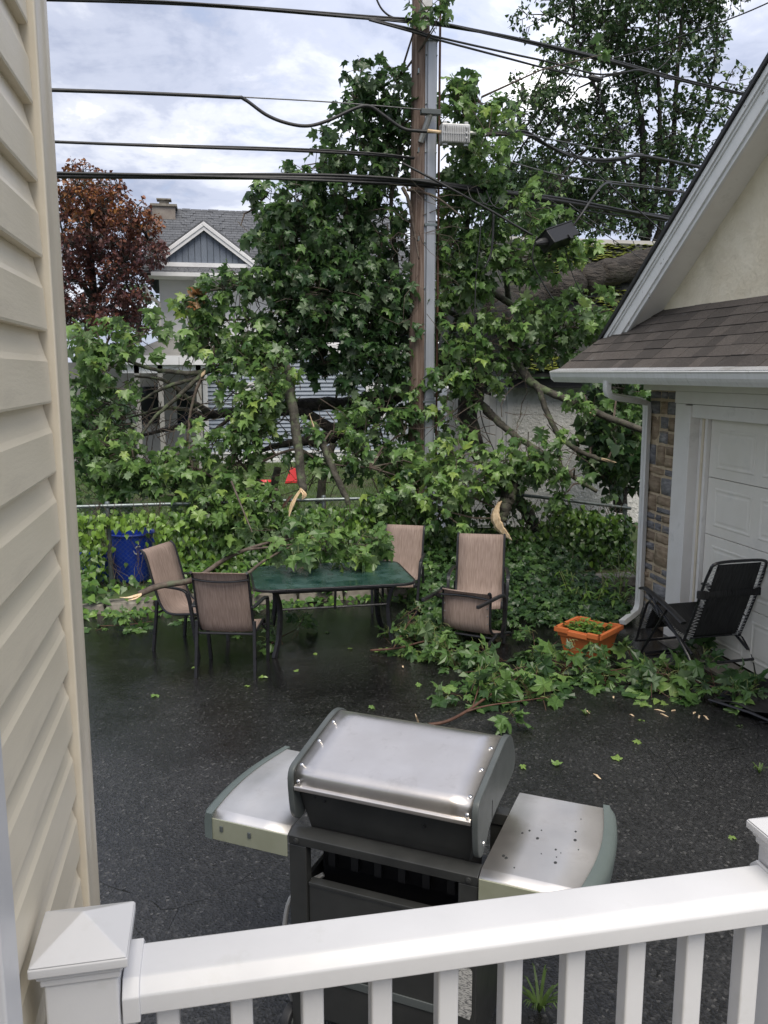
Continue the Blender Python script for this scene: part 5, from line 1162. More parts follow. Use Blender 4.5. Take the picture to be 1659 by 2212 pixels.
# ================================================================ fallen maple
ft = thing('fallen_maple', 'fallen maple tree draped over the shed roof, wires and fence', 'tree', tuple(at(1300, 600, d=16)))
skel = []
skel += limb([(1520, 530, 16.9, .26), (1440, 555, 16.7, .26), (1390, 570, 16.5, .255), (1325, 588, 16.1, .25), (1263, 604, 15.8, .25), (1215, 620, 15.5, .245), (1164, 637, 15.2, .25), (1110, 650, 14.8, .25), (1060, 660, 14.4, .24), (1000, 680, 14.0, .2)], 'trunkbark', ft, 'trunk', 22, .08)
LM = [
 [(1100, 650, 14.2, .2), (1075, 705, 13.6, .19), (1050, 770, 13.1, .175), (1025, 830, 12.8, .165), (1010, 890, 12.7, .15), (1022, 950, 12.7, .135), (1040, 990, 12.6, .11)],
 [(1092, 680, 12.9, .06), (1103, 735, 12.7, .08), (1112, 770, 12.5, .075), (1128, 800, 12.4, .068), (1157, 832, 12.2, .058), (1210, 857, 12., .052), (1290, 892, 11.8, .05), (1390, 930, 11.6, .045)],
 [(1163, 836, 12.1, .045), (1180, 890, 12., .042), (1205, 935, 11.9, .038), (1240, 968, 11.8, .035), (1290, 990, 11.7, .032), (1312, 995, 11.7, .030)],
 [(1005, 830, 12.6, .05), (1045, 880, 12.5, .06), (1058, 893, 12.5, .065), (1085, 918, 12.3, .052), (1120, 945, 12.1, .045), (1180, 985, 11.9, .042), (1240, 1030, 11.6, .035), (1290, 1062, 11.4, .028)],
 [(1135, 1015, 11.5, .04), (1112, 1036, 11.3, .085), (1103, 1050, 11.15, .105), (1096, 1080, 11.05, .10), (1088, 1105, 10.95, .085), (1086, 1125, 10.9, .05)],
 [(1100, 1050, 11.6, .10), (1140, 1110, 11.7, .09), (1180, 1170, 11.8, .08), (1230, 1220, 11.8, .06)],
 [(1185, 732, 13., .035), (1140, 692, 13, .042), (1104, 658, 13, .05), (1045, 619, 12.9, .048), (990, 570, 12.8, .03)],
 [(1098, 650, 13.2, .05), (1095, 619, 13, .045), (1085, 575, 12.9, .036), (1066, 520, 12.8, .03), (1063, 450, 12.7, .02), (1050, 360, 12.6, .012)],
 [(1050, 690, 13.2, .055), (1000, 685, 12.9, .048), (965, 670, 12.8, .035), (930, 640, 12.6, .02)],
 [(1030, 680, 14, .22), (950, 775, 13.2, .18), (870, 840, 12.8, .15), (810, 862, 12.6, .12), (740, 872, 12.5, .10), (640, 875, 12.4, .09), (560, 885, 12.3, .08), (500, 893, 12.2, .07), (449, 897, 12.1, .06), (411, 915, 12., .05), (350, 930, 11.9, .03), (270, 950, 11.8, .014)],
 [(860, 850, 12.8, .13), (790, 905, 12.5, .12), (740, 935, 12.4, .11), (700, 915, 12.35, .08), (640, 888, 12.3, .06), (560, 905, 12.2, .04), (500, 930, 12.1, .03), (420, 960, 12, .02)],
 [(735, 935, 12.4, .11), (690, 950, 12.3, .10), (640, 955, 12.2, .06), (560, 975, 12.1, .03), (480, 1020, 11.9, .015)],
 [(620, 790, 11.3, .045), (627, 850, 11.2, .064), (637, 920, 11.1, .064), (647, 990, 11.0, .060), (654, 1050, 10.9, .055), (655, 1064, 10.88, .04)],
 [(688, 945, 11.25, .05), (706, 980, 11.2, .052), (726, 1030, 11.1, .046), (748, 1075, 11.05, .04), (760, 1110, 11.0, .02)],
 [(462, 790, 11.6, .055), (445, 803, 11.55, .05), (420, 806, 11.5, .034), (370, 803, 11.4, .03), (320, 795, 11.3, .025), (270, 775, 11.3, .02), (215, 735, 11.2, .010)],
 [(440, 808, 11.55, .034), (405, 822, 11.5, .030), (370, 832, 11.4, .026), (330, 850, 11.4, .02), (295, 872, 11.3, .010)],
 [(436, 810, 11.5, .034), (405, 838, 11.45, .031), (370, 870, 11.4, .028), (335, 900, 11.3, .022), (305, 940, 11.2, .016), (285, 975, 11.2, .01)],
 [(440, 808, 11.5, .024), (425, 840, 11.45, .022), (412, 890, 11.4, .020), (406, 940, 11.3, .016), (400, 985, 11.2, .010)],
 [(449, 890, 12, .05), (420, 870, 11.9, .036), (390, 848, 11.8, .03), (355, 822, 11.7, .024), (290, 812, 11.6, .012)],
 [(440, 897, 12, .04), (400, 884, 11.9, .03), (350, 882, 11.8, .024), (310, 893, 11.7, .016), (270, 905, 11.6, .008)],
 [(500, 900, 12, .03), (440, 950, 11.8, .026), (380, 985, 11.6, .018), (340, 1000, 11.5, .01)],
 [(860, 840, 12.7, .10), (810, 700, 12.6, .075), (765, 560, 12.5, .05), (745, 420, 12.4, .036), (770, 280, 12.3, .02), (780, 140, 12.2, .006)],
 [(808, 690, 12.6, .05), (720, 600, 12.5, .038), (620, 510, 12.4, .026), (550, 440, 12.3, .012)],
 [(825, 740, 12.6, .06), (855, 600, 12.5, .045), (845, 450, 12.4, .03), (860, 330, 12.3, .02), (862, 170, 12.2, .008)],
 [(815, 710, 12.6, .05), (690, 670, 12.3, .035), (560, 630, 12., .025), (470, 625, 11.8, .018), (400, 650, 11.7, .008)],
 [(690, 670, 12.3, .03), (600, 700, 12.1, .022), (520, 690, 12, .014), (420, 700, 11.8, .008)],
 [(960, 770, 13, .07), (1000, 640, 12.9, .04), (1010, 480, 12.7, .03), (1020, 330, 12.6, .018), (1040, 210, 12.5, .006)],
 [(870, 405, 11.9, .028), (885, 440, 11.8, .025), (895, 500, 11.8, .018), (905, 560, 11.7, .01)],
 [(880, 410, 11.9, .02), (940, 425, 11.7, .016), (1000, 470, 11.6, .008)],
 [(560, 1000, 11.3, .016), (640, 970, 11.3, .018), (700, 1000, 11.2, .014), (800, 1010, 11.2, .008)],
 [(420, 1010, 11.2, .016), (470, 1040, 11.2, .02), (510, 1090, 11.1, .02), (545, 1140, 10.9, .012), (560, 1190, 10.6, .006)],
 [(600, 1060, 11.3, .03), (560, 1040, 11.3, .026), (520, 1000, 11.3, .018), (490, 960, 11.4, .01)],
 [(720, 960, 11.9, .05), (700, 1020, 11.8, .06), (690, 1090, 11.7, .06)], [(830, 960, 12.3, .07), (850, 1030, 12.2, .09), (855, 1100, 12.2, .08)], [(600, 1010, 12, .05), (590, 1060, 12, .06), (585, 1110, 12, .06)],
]
for i, l in enumerate(LM): skel += limb(l, 'bark' if l[1][3] > .09 else 'limbbark' if l[1][3] > .028 else 'twig', ft, 'limb', 10 if l[1][3] > .05 else 7, .10)
# bare twig tangles
tg = M()
def tangle(n, x0, x1, y0, y1, d0, d1, ln=70, r=.007):
    for _ in range(n):
        x, y, d = rng.uniform(x0, x1), rng.uniform(y0, y1), rng.uniform(d0, d1); a = rng.uniform(0, 6.28); pts = []
        for k_ in range(5):
            pts.append(at(x, y, d=d)); x += math.cos(a) * ln / 4; y += math.sin(a) * ln / 4; a += rng.normal(0, .5); d += rng.normal(0, .05)
        tg.tube(pts, [r, r * .9, r * .7, r * .5, r * .3], 4, cap=False)
tangle(70, 200, 480, 820, 1020, 11.3, 12, 120, .008); tangle(60, 480, 800, 840, 1060, 11.3, 12.2, 110, .008); tangle(40, 480, 720, 620, 760, 11.6, 12.3, 110, .007)
tangle(30, 820, 900, 450, 700, 11.9, 12.6, 110, .008); tangle(40, 900, 1250, 880, 1080, 11.3, 12.2, 100, .007); tangle(14, 893, 945, 400, 700, 11.35, 11.45, 110, .005)
LV = Leaves(); tw = M()
CL = [  # x, y, rx, ry, distance, depth, density, tint
 (776, 128, 10, 22, 12.2, .15, 2.2, .3), (772, 175, 14, 24, 12.2, .2, 2.2, .3), (762, 218, 24, 26, 12.2, .3, 3, .28), (752, 262, 24, 30, 12.1, .3, 3, .25), (862, 165, 14, 30, 12.2, .2, 2, .3), (845, 215, 36, 32, 12.3, .3, 3, .33), (800, 250, 46, 34, 12.3, .3, 3.2, .3), (870, 270, 24, 40, 12.3, .3, 3, .3),
 (790, 320, 62, 38, 12.3, .4, 3.4, .32), (706, 328, 24, 12, 12.1, .3, 2.4, .28), (855, 335, 36, 34, 12.4, .3, 3, .3), (652, 358, 20, 14, 12.2, .3, 2.2, .3), (700, 365, 50, 30, 12.1, .4, 3, .42),
 (582, 414, 24, 18, 12.2, .3, 2.6, .25), (640, 420, 56, 40, 12.1, .4, 3, .42), (735, 420, 56, 40, 12.3, .4, 3, .3), (830, 420, 40, 40, 12.4, .4, 2.4, .28),
 (520, 488, 14, 10, 12.0, .2, 2.6, .35), (602, 478, 32, 34, 12.1, .4, 3.6, .3), (640, 490, 60, 46, 12.0, .4, 3.4, .42), (740, 490, 60, 46, 12.3, .4, 3.4, .25), (825, 480, 32, 40, 12.5, .4, 1.6, .25),
 (608, 548, 32, 34, 12.0, .4, 3.8, .25), (650, 560, 70, 46, 12.0, .5, 3.8, .32), (760, 570, 66, 52, 12.2, .5, 3.8, .25), (845, 560, 34, 46, 12.5, .4, 2.0, .25),
 (622, 612, 44, 30, 12.0, .4, 3.8, .3), (690, 630, 80, 46, 11.9, .5, 4, .3), (800, 645, 72, 52, 12.2, .5, 4, .25), (870, 650, 28, 46, 12.2, .4, 3, .3),
 (650, 695, 66, 36, 11.9, .5, 3.8, .25), (745, 710, 76, 46, 12, .5, 4, .22), (840, 730, 56, 50, 12.2, .5, 4, .22), (690, 760, 60, 30, 12, .4, 3.6, .22), (780, 775, 66, 34, 12, .4, 3.8, .2), (860, 790, 36, 30, 12.2, .4, 3.2, .22), (735, 808, 46, 18, 12, .3, 2.6, .22),
 (975, 215, 26, 34, 12.5, .3, 2.8, .32), (1020, 230, 34, 46, 12.6, .3, 2.6, .35), (1060, 255, 24, 40, 12.7, .3, 2.0, .35), (1000, 240, 46, 36, 12.2, .3, 2.8, .55), (1050, 300, 30, 54, 11.9, .3, 3, .6), (985, 340, 40, 40, 12.4, .4, 3, .3), (1020, 380, 50, 46, 12.4, .4, 3, .35), (965, 430, 32, 46, 12.4, .4, 3, .28), (1030, 460, 50, 46, 12.5, .4, 3, .35), (1100, 450, 46, 34, 12.6, .4, 2.4, .45), (1150, 470, 46, 26, 12.4, .4, 2.4, .5),
 (975, 530, 46, 50, 12.4, .4, 3, .38), (1050, 545, 52, 46, 12.4, .4, 3, .4), (1120, 540, 50, 40, 12.4, .4, 2.6, .5), (1180, 555, 40, 26, 12.2, .3, 2.6, .55), (1235, 550, 40, 24, 12.2, .3, 2.8, .55), (1180, 590, 30, 16, 12.6, .3, 2.2, .5), (1075, 740, 36, 36, 12.3, .3, 2.6, .4), (1040, 850, 30, 24, 12.0, .3, 2.2, .45), (1075, 800, 24, 24, 12.4, .3, 2.2, .4), (1215, 575, 30, 16, 12.1, .3, 2.6, .55),
 (975, 610, 40, 46, 12.3, .4, 3, .45), (1030, 620, 40, 30, 12.4, .4, 2.6, .45), (965, 690, 34, 46, 12.2, .4, 3, .45), (1105, 690, 46, 34, 12.2, .3, 3, .5), (1140, 690, 30, 22, 12.1, .3, 2.8, .55), (1200, 700, 34, 22, 12.4, .3, 2.4, .45), (1260, 675, 44, 28, 12.2, .4, 3, .5), (1340, 665, 22, 24, 12.2, .4, 3, .5), (1250, 710, 60, 36, 12.4, .4, 3, .4), (1310, 700, 34, 36, 12.4, .4, 3, .4), (1190, 755, 50, 24, 12.6, .3, 3, .3), (1130, 760, 30, 24, 12.4, .3, 2.6, .35),
 (990, 770, 44, 40, 12.2, .4, 2.8, .42), (955, 835, 46, 36, 11.9, .4, 3, .45), (1015, 810, 36, 26, 12., .3, 2.8, .42), (905, 870, 34, 36, 12, .3, 3, .32), (970, 900, 34, 30, 11.9, .3, 2.4, .42),
 (1270, 870, 34, 20, 11.7, .3, 2.8, .5), (1320, 905, 44, 34, 12.2, .4, 3, .25), (1335, 960, 40, 50, 12.2, .4, 3.6, .16), (1285, 960, 26, 34, 12.3, .3, 2.6, .2), (1310, 1020, 36, 40, 12.2, .4, 3, .16), (1345, 850, 34, 30, 12.4, .4, 3, .3),
 (1115, 985, 46, 26, 11.2, .3, 3.2, .5), (1070, 1005, 40, 30, 11.2, .3, 3, .45), (1180, 985, 34, 26, 11.3, .3, 2.8, .45), (1210, 1030, 40, 26, 11.2, .3, 3, .42), (1225, 1062, 30, 14, 11.1, .2, 3, .45), (1150, 1040, 40, 24, 11.3, .3, 2.4, .3),
 (990, 990, 40, 34, 11.1, .3, 3.2, .6), (940, 1015, 36, 28, 11.2, .3, 3, .55), (1010, 1040, 44, 30, 11, .3, 3.2, .6), (960, 1070, 46, 26, 11, .3, 3, .55), (905, 1050, 34, 26, 11.1, .3, 2.8, .55), (965, 1105, 34, 22, 10.8, .2, 2.6, .55), (860, 1050, 34, 26, 11.2, .3, 2.6, .5), (820, 1070, 40, 22, 11.2, .3, 2.6, .5),
 (485, 615, 40, 22, 11.7, .3, 3, .5), (530, 610, 40, 24, 11.8, .3, 3, .45), (410, 672, 20, 22, 11.7, .3, 3, .55), (440, 650, 40, 24, 11.8, .3, 2.2, .5), (412, 712, 30, 28, 11.7, .3, 3, .55), (460, 700, 50, 34, 11.7, .3, 2.6, .52), (530, 690, 46, 34, 11.8, .3, 2.2, .5), (458, 748, 34, 18, 11.6, .3, 2.8, .55), (520, 740, 40, 30, 11.7, .3, 2.4, .5), (560, 660, 30, 22, 11.9, .3, 2.2, .45), (590, 740, 30, 26, 11.8, .3, 2.6, .45),
 (185, 730, 34, 24, 11.2, .3, 2.8, .55), (240, 730, 40, 24, 11.2, .3, 2.4, .55), (300, 722, 36, 26, 11.1, .3, 3.2, .55), (205, 775, 40, 28, 11.2, .3, 2.8, .5), (236, 800, 22, 28, 11.1, .3, 3.2, .5), (250, 850, 16, 24, 11.1, .3, 3.2, .5), (190, 830, 30, 34, 11.3, .3, 2.6, .45), (200, 890, 28, 22, 11.2, .3, 2.6, .5), (190, 940, 30, 34, 11.2, .3, 3, .45), (235, 950, 34, 26, 11.1, .3, 3.2, .55), (288, 988, 44, 24, 11, .3, 3.2, .55), (205, 1000, 40, 34, 11.2, .3, 3.2, .4), (265, 1025, 50, 30, 11.1, .3, 3.2, .42), (340, 1025, 50, 30, 11, .3, 3.2, .45), (420, 1010, 44, 34, 11, .3, 3, .5),
 (508, 800, 32, 30, 11.5, .3, 3.2, .6), (550, 790, 40, 34, 11.4, .3, 3, .62), (580, 830, 40, 36, 11.3, .3, 3, .62), (520, 860, 24, 30, 11.4, .3, 3, .6), (560, 880, 36, 26, 11.3, .3, 2.8, .58), (515, 920, 40, 30, 11.2, .3, 2.8, .55), (600, 790, 30, 30, 11.3, .3, 3, .55), (470, 960, 36, 26, 11.2, .3, 2.6, .5), (545, 950, 34, 26, 11.2, .3, 2.6, .55), (500, 1000, 40, 26, 11.1, .3, 2.8, .5), (585, 955, 26, 24, 11.3, .3, 2.2, .5),
 (830, 880, 44, 36, 11.8, .4, 3, .22), (790, 910, 40, 30, 11.6, .3, 2.6, .3), (860, 940, 36, 34, 11.6, .3, 3, .3), (800, 965, 40, 30, 11.4, .3, 3, .38), (760, 990, 34, 26, 11.4, .3, 2.4, .38), (850, 1000, 34, 26, 11.3, .3, 2.8, .42), (680, 960, 26, 26, 11.4, .3, 2.2, .3), (750, 940, 26, 20, 11.5, .2, 2, .32),
 (215, 1062, 44, 22, 11.05, .2, 3, .45), (300, 1065, 46, 20, 11.1, .2, 3.2, .42), (390, 1065, 46, 26, 10.95, .3, 3.2, .48), (460, 1070, 46, 32, 10.9, .3, 3.2, .55), (520, 1085, 40, 30, 10.8, .3, 3, .58), (480, 1120, 46, 30, 10.7, .2, 3, .58), (540, 1130, 40, 26, 10.7, .2, 2.8, .55), (580, 1090, 34, 24, 10.9, .2, 2.4, .45), (440, 1100, 34, 26, 10.8, .2, 2.8, .55), (640, 1000, 20, 14, 11.2, .2, 2, .5),
 (930, 15, 16, 24, 11.5, .1, 2.2, .4), (940, 60, 12, 34, 11.5, .1, 2.2, .35), (955, 25, 8, 8, 11.45, .1, 2, .5), (1300, 118, 7, 6, 12.3, .05, 3, .6), (1070, 290, 20, 20, 11.6, .1, 2.5, .65),
]
cents = []
for x, y, rx, ry, d, th, dn, ti in CL:
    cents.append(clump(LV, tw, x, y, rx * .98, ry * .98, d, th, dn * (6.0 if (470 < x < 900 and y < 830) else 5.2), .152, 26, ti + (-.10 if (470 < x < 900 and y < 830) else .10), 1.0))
sk = np.array(skel)
for c in cents:     # twigs joining every spray of leaves to the nearest limb
    i = int(np.argmin(((sk - c) ** 2).sum(1))); q = sk[i]
    if np.linalg.norm(q - c) > 1.9: continue
    mid = (q + c) / 2 + np.array((0, 0, .08)) + rng.normal(0, .05, 3); tw.tube([q, mid, c], [.016, .012, .007], 5, cap=False)
for ox in range(9):  # fan of side twigs within the crown
    pass
P_, Rm, S_, C_ = LV.arr()
dep = P_ @ fw; face = np.abs(Rm[:, :, 2] @ fw)
score = S_ * (.4 + face) / dep ** 2 * (1 + .05 * rng.random(len(P_)))
idx = np.argsort(-score); sel = idx[:300]; rest = idx[300:]
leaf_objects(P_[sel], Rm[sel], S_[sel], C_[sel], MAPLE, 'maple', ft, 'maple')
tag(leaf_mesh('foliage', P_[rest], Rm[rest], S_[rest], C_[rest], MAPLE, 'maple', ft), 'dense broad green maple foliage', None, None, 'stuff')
tw.build('twigs', 'twig', ft, True, kind='stuff'); tg.build('bare_twigs', 'twig', ft, True, kind='stuff')
bl = Leaves()
for c0 in ((425, 630), (428, 655)):
    for _ in range(5): bl.add(np.array(at(c0[0] + rng.normal(0, 7), c0[1] + rng.normal(0, 7), d=11.4)), rng.normal(0, 1, 3), rng.normal(0, 1, 3), .13, rng.random())
a_ = bl.arr(); tag(leaf_mesh('withered_leaves', *a_, MAPLE, 'brownleaf', ft), 'cluster of withered brown leaves', None, None, 'stuff')
# splintered ends of the broken limbs
def splinter(pts, name='splinter', mt='raw', flat=(1, .35), parent=ft):
    P_ = [tuple(at(x, y, d=d)) + (r,) for x, y, d, r in pts]; c = crv(P_, 4)
    m = M().tube([Vector(v[:3]) for v in c], [max(.001, float(v[3])) * (.8 + .25 * rng.random()) for v in c], 5, flat=flat)
    rm = max(float(v[3]) for v in c)
    for _ in range(3):
        o_ = Vector(rng.normal(0, 1, 3)) * rm * .2; a = rng.integers(0, max(1, len(c) // 3)); b = rng.integers(len(c) * 2 // 3, len(c)); q = c[a:b]
        m.tube([Vector(v[:3]) + o_ * (1 + .9 * i / len(q)) for i, v in enumerate(q)], [max(.0008, rm * .22 * (1 - i / len(q)) + .001) for i in range(len(q))], 4)
    m.build(name, mt, parent, True)
splinter([(1083, 1082, 10.9, .015), (1073, 1098, 10.85, .055), (1070, 1118, 10.8, .085), (1080, 1140, 10.75, .075), (1094, 1155, 10.7, .045), (1106, 1167, 10.65, .004)])
splinter([(1072, 1130, 10.8, .01), (1085, 1152, 10.75, .03), (1100, 1164, 10.7, .004)], mt='bark')
splinter([(651, 1058, 10.84, .02), (640, 1072, 10.8, .04), (630, 1092, 10.76, .05), (624, 1117, 10.7, .008)])
splinter([(648, 1055, 10.86, .01), (658, 1068, 10.8, .045), (652, 1080, 10.78, .004)])
splinter([(632, 1068, 10.86, .02), (615, 1090, 10.84, .045), (600, 1108, 10.8, .012)], mt='twigred')
splinter([(690, 950, 11.2, .03), (682, 935, 11.18, .04), (675, 915, 11.16, .03), (668, 893, 11.14, .008)])
splinter([(1300, 990, 11.66, .02), (1312, 993, 11.62, .04), (1324, 997, 11.6, .034), (1332, 999, 11.6, .012)])
splinter([(443, 800, 11.48, .02), (438, 808, 11.45, .04), (434, 815, 11.45, .005)])
splinter([(1170, 722, 12.9, .02), (1180, 728, 12.85, .04), (1187, 732, 12.85, .01)])
splinter([(796, 868, 12.3, .02), (792, 880, 12.3, .03), (790, 900, 12.3, .005)]); splinter([(1206, 1000, 11.5, .02), (1210, 985, 11.5, .025), (1213, 975, 11.5, .004)], mt='twigred')
splinter([(1262, 890, 11.6, .01), (1278, 893, 11.6, .03), (1284, 900, 11.6, .005)]); splinter([(1270, 1048, 11.3, .004), (1274, 1038, 11.3, .018), (1280, 1030, 11.3, .004)])
splinter([(540, 1055, 11.2, .01), (560, 1045, 11.2, .03), (590, 1050, 11.2, .02)])
M().lathe([(.055, 0), (.05, .03), (.03, .035), (.028, .0)], k=10).build('knot', 'bark', ft).matrix_local = Matrix.Translation(at(1112, 812, d=12.32) - ft.location) @ Matrix.Rotation(R(95), 4, 'X')
# ================================================================ vine on the fence
vn = thing('fence_vine', 'dense heart-leaved vine smothering the chain-link fence', 'vine', (1.3, FY - .1, 0))
VL = Leaves(); vs = M()
dens = [(-1.9, 1.0), (-1.35, .7), (-.9, .75), (-.5, 1.0), (4.6, 1.0), (5.75, 1.0)]
n = 0
while n < 6800:
    x = rng.uniform(-2.0, 5.75); hz = rz(x); z = rng.random() ** .9 * (hz - (.02 if rng.random() < .06 else .09))
    if -1.36 < x < -.74 and .04 < z < .80 and rng.random() < .97: continue
    if x < -1.38 and z < .35 and rng.random() < .6: continue
    if 3.3 < x < 4.6 and .55 < z < 1.0 and rng.random() < .75: continue
    if rng.random() < .25 and math.sin(x * 5 + z * 7) > .4: continue
    y = FY - .04 - abs(rng.normal(0, .08)) - (0.12 * (1 - z / 1.1)) * rng.random() if rng.random() < .72 else FY + rng.uniform(.02, .35)
    t = np.array((rng.normal(0, .45), rng.normal(-.25, .3), rng.normal(-.85, .35))); nn_ = np.array((rng.normal(0, .5), -.9 + rng.normal(0, .3), .75 + rng.normal(0, .3)))
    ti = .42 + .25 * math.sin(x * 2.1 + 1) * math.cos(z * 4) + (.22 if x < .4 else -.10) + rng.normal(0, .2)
    VL.add(np.array((x, y, max(.05, z))), t, nn_, rng.uniform(.05, .105), ti); n += 1
for i in range(130):
    x = rng.uniform(-2, 5.7); pts = []; z = .03
    while z < rz(x) + .05: pts.append((x, FY - .05 - rng.random() * .06, z)); x += rng.normal(0, .06); z += .12
    vs.tube(pts, .004, 4, cap=False)
P_, Rm, S_, C_ = VL.arr(); sc_ = S_ * (np.abs(Rm[:, 1, 2])) - (P_[:, 1] - FY) * .08; idx = np.argsort(-sc_)
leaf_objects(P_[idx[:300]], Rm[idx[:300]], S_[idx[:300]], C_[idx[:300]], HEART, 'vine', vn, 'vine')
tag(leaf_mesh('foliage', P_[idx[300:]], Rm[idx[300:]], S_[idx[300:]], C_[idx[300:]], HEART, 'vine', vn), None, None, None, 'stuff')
vs.build('stems', 'twig', vn, True, kind='stuff')
# leafy weeds at the foot of the garage corner
def weed(x, y, h, n, label, size=.11, tint=.7):
    w = thing('weed', label, 'weed', (x, y, 0), 0, 'weeds by the garage corner'); WL = Leaves(); ws = M()
    for s_ in range(n):
        bx, by = x + rng.normal(0, .07), y + rng.normal(0, .07); lean = rng.normal(0, .12, 2); hh_ = h * rng.uniform(.6, 1.1)
        pts = [(bx + lean[0] * t * t, by + lean[1] * t * t, hh_ * t) for t in np.linspace(0, 1, 5)]; ws.tube(pts, .004, 4, cap=False)
        for k_ in range(11):
            t = rng.uniform(.25, 1); a = rng.uniform(0, 6.28); o_ = np.array((math.cos(a), math.sin(a), 0))
            WL.add(np.array((bx + lean[0] * t * t, by + lean[1] * t * t, hh_ * t)), o_ * .8 + upv * rng.uniform(-.5, .2), upv + o_ * .4 + rng.normal(0, .2, 3), size * rng.uniform(.7, 1.2), tint + rng.normal(0, .15))
    P_, Rm, S_, C_ = WL.arr()
    leaf_objects(P_, Rm, S_, C_, LANCE, 'vine', w, 'lance'); ws.build('stems', 'petiole', w, True)
for i, (px, py, h) in enumerate([(1255, 1320, .42), (1300, 1310, .50), (1335, 1325, .42), (1230, 1300, .45), (1345, 1290, .5)]):
    p = at(px, py, z=0); weed(p.x, p.y, h, 5, ['bright lance-leaved weed left of the downspout foot, second from the planter', 'tallest lance-leaved weed beside the downspout foot', 'lance-leaved weed touching the white downspout elbow', 'lance-leaved weed behind the planter, farthest from the downspout', 'lance-leaved weed against the stone pier corner'][i])
# ivy heap on the ground in front of the fence, right half
iv = thing('ground_ivy', 'dark heap of maple and ivy leaves below the fence at right', 'ivy', (3.4, 9.6, 0)); IL = Leaves()
for _ in range(2600):
    x = rng.uniform(2.2, 4.62); y = rng.uniform(8.2, 10.8)
    if y < 8.6 and x < 3.0 and rng.random() < .6: continue
    if x > 4.45 and y < 8.45: continue
    z = .03 + max(0, (y - 8.3)) * .16 * rng.random() + rng.random() * .10
    IL.add(np.array((x, y, z)), np.array((rng.normal(0, .8), rng.normal(-.6, .6), rng.normal(-.3, .3))), np.array((rng.normal(0, .45), -.4 + rng.normal(0, .4), 1)), rng.uniform(.07, .12), .22 + rng.normal(0, .16))
P_, Rm, S_, C_ = IL.arr(); idx = np.argsort(P_[:, 1]); leaf_objects(P_[idx[:200]], Rm[idx[:200]], S_[idx[:200]], C_[idx[:200]], MAPLE, 'maple', iv, 'maple')
tag(leaf_mesh('foliage', P_[idx[200:]], Rm[idx[200:]], S_[idx[200:]], C_[idx[200:]], MAPLE, 'maple', iv), None, None, None, 'stuff')
# low growth along the kerb at left
kv = thing('kerb_weeds', 'low green creeper spilling over the kerb below the bins', 'creeper', (-.6, 9.9, 0)); KL = Leaves()
for _ in range(1500):
    x = rng.uniform(-1.9, 2.6); y = rng.uniform(9.75, 10.8) if rng.random() < .85 else rng.uniform(9.45, 9.8); z = .05 + (.10 if y > 9.78 else 0) + rng.random() * .22 * (y > 9.8)
    if -1.4 < x < -.6 and y > 9.9 and z > .13: continue
    KL.add(np.array((x, y, z)), np.array((rng.normal(0, .8), rng.normal(-.6, .6), rng.normal(-.4, .3))), np.array((rng.normal(0, .4), -.5, 1)), rng.uniform(.06, .12), .4 + rng.normal(0, .2))
P_, Rm, S_, C_ = KL.arr(); idx = np.argsort(P_[:, 1]); leaf_objects(P_[idx[:150]], Rm[idx[:150]], S_[idx[:150]], C_[idx[:150]], HEART, 'vine', kv, 'vine')
tag(leaf_mesh('foliage', P_[idx[150:]], Rm[idx[150:]], S_[idx[150:]], C_[idx[150:]], HEART, 'vine', kv), None, None, None, 'stuff')
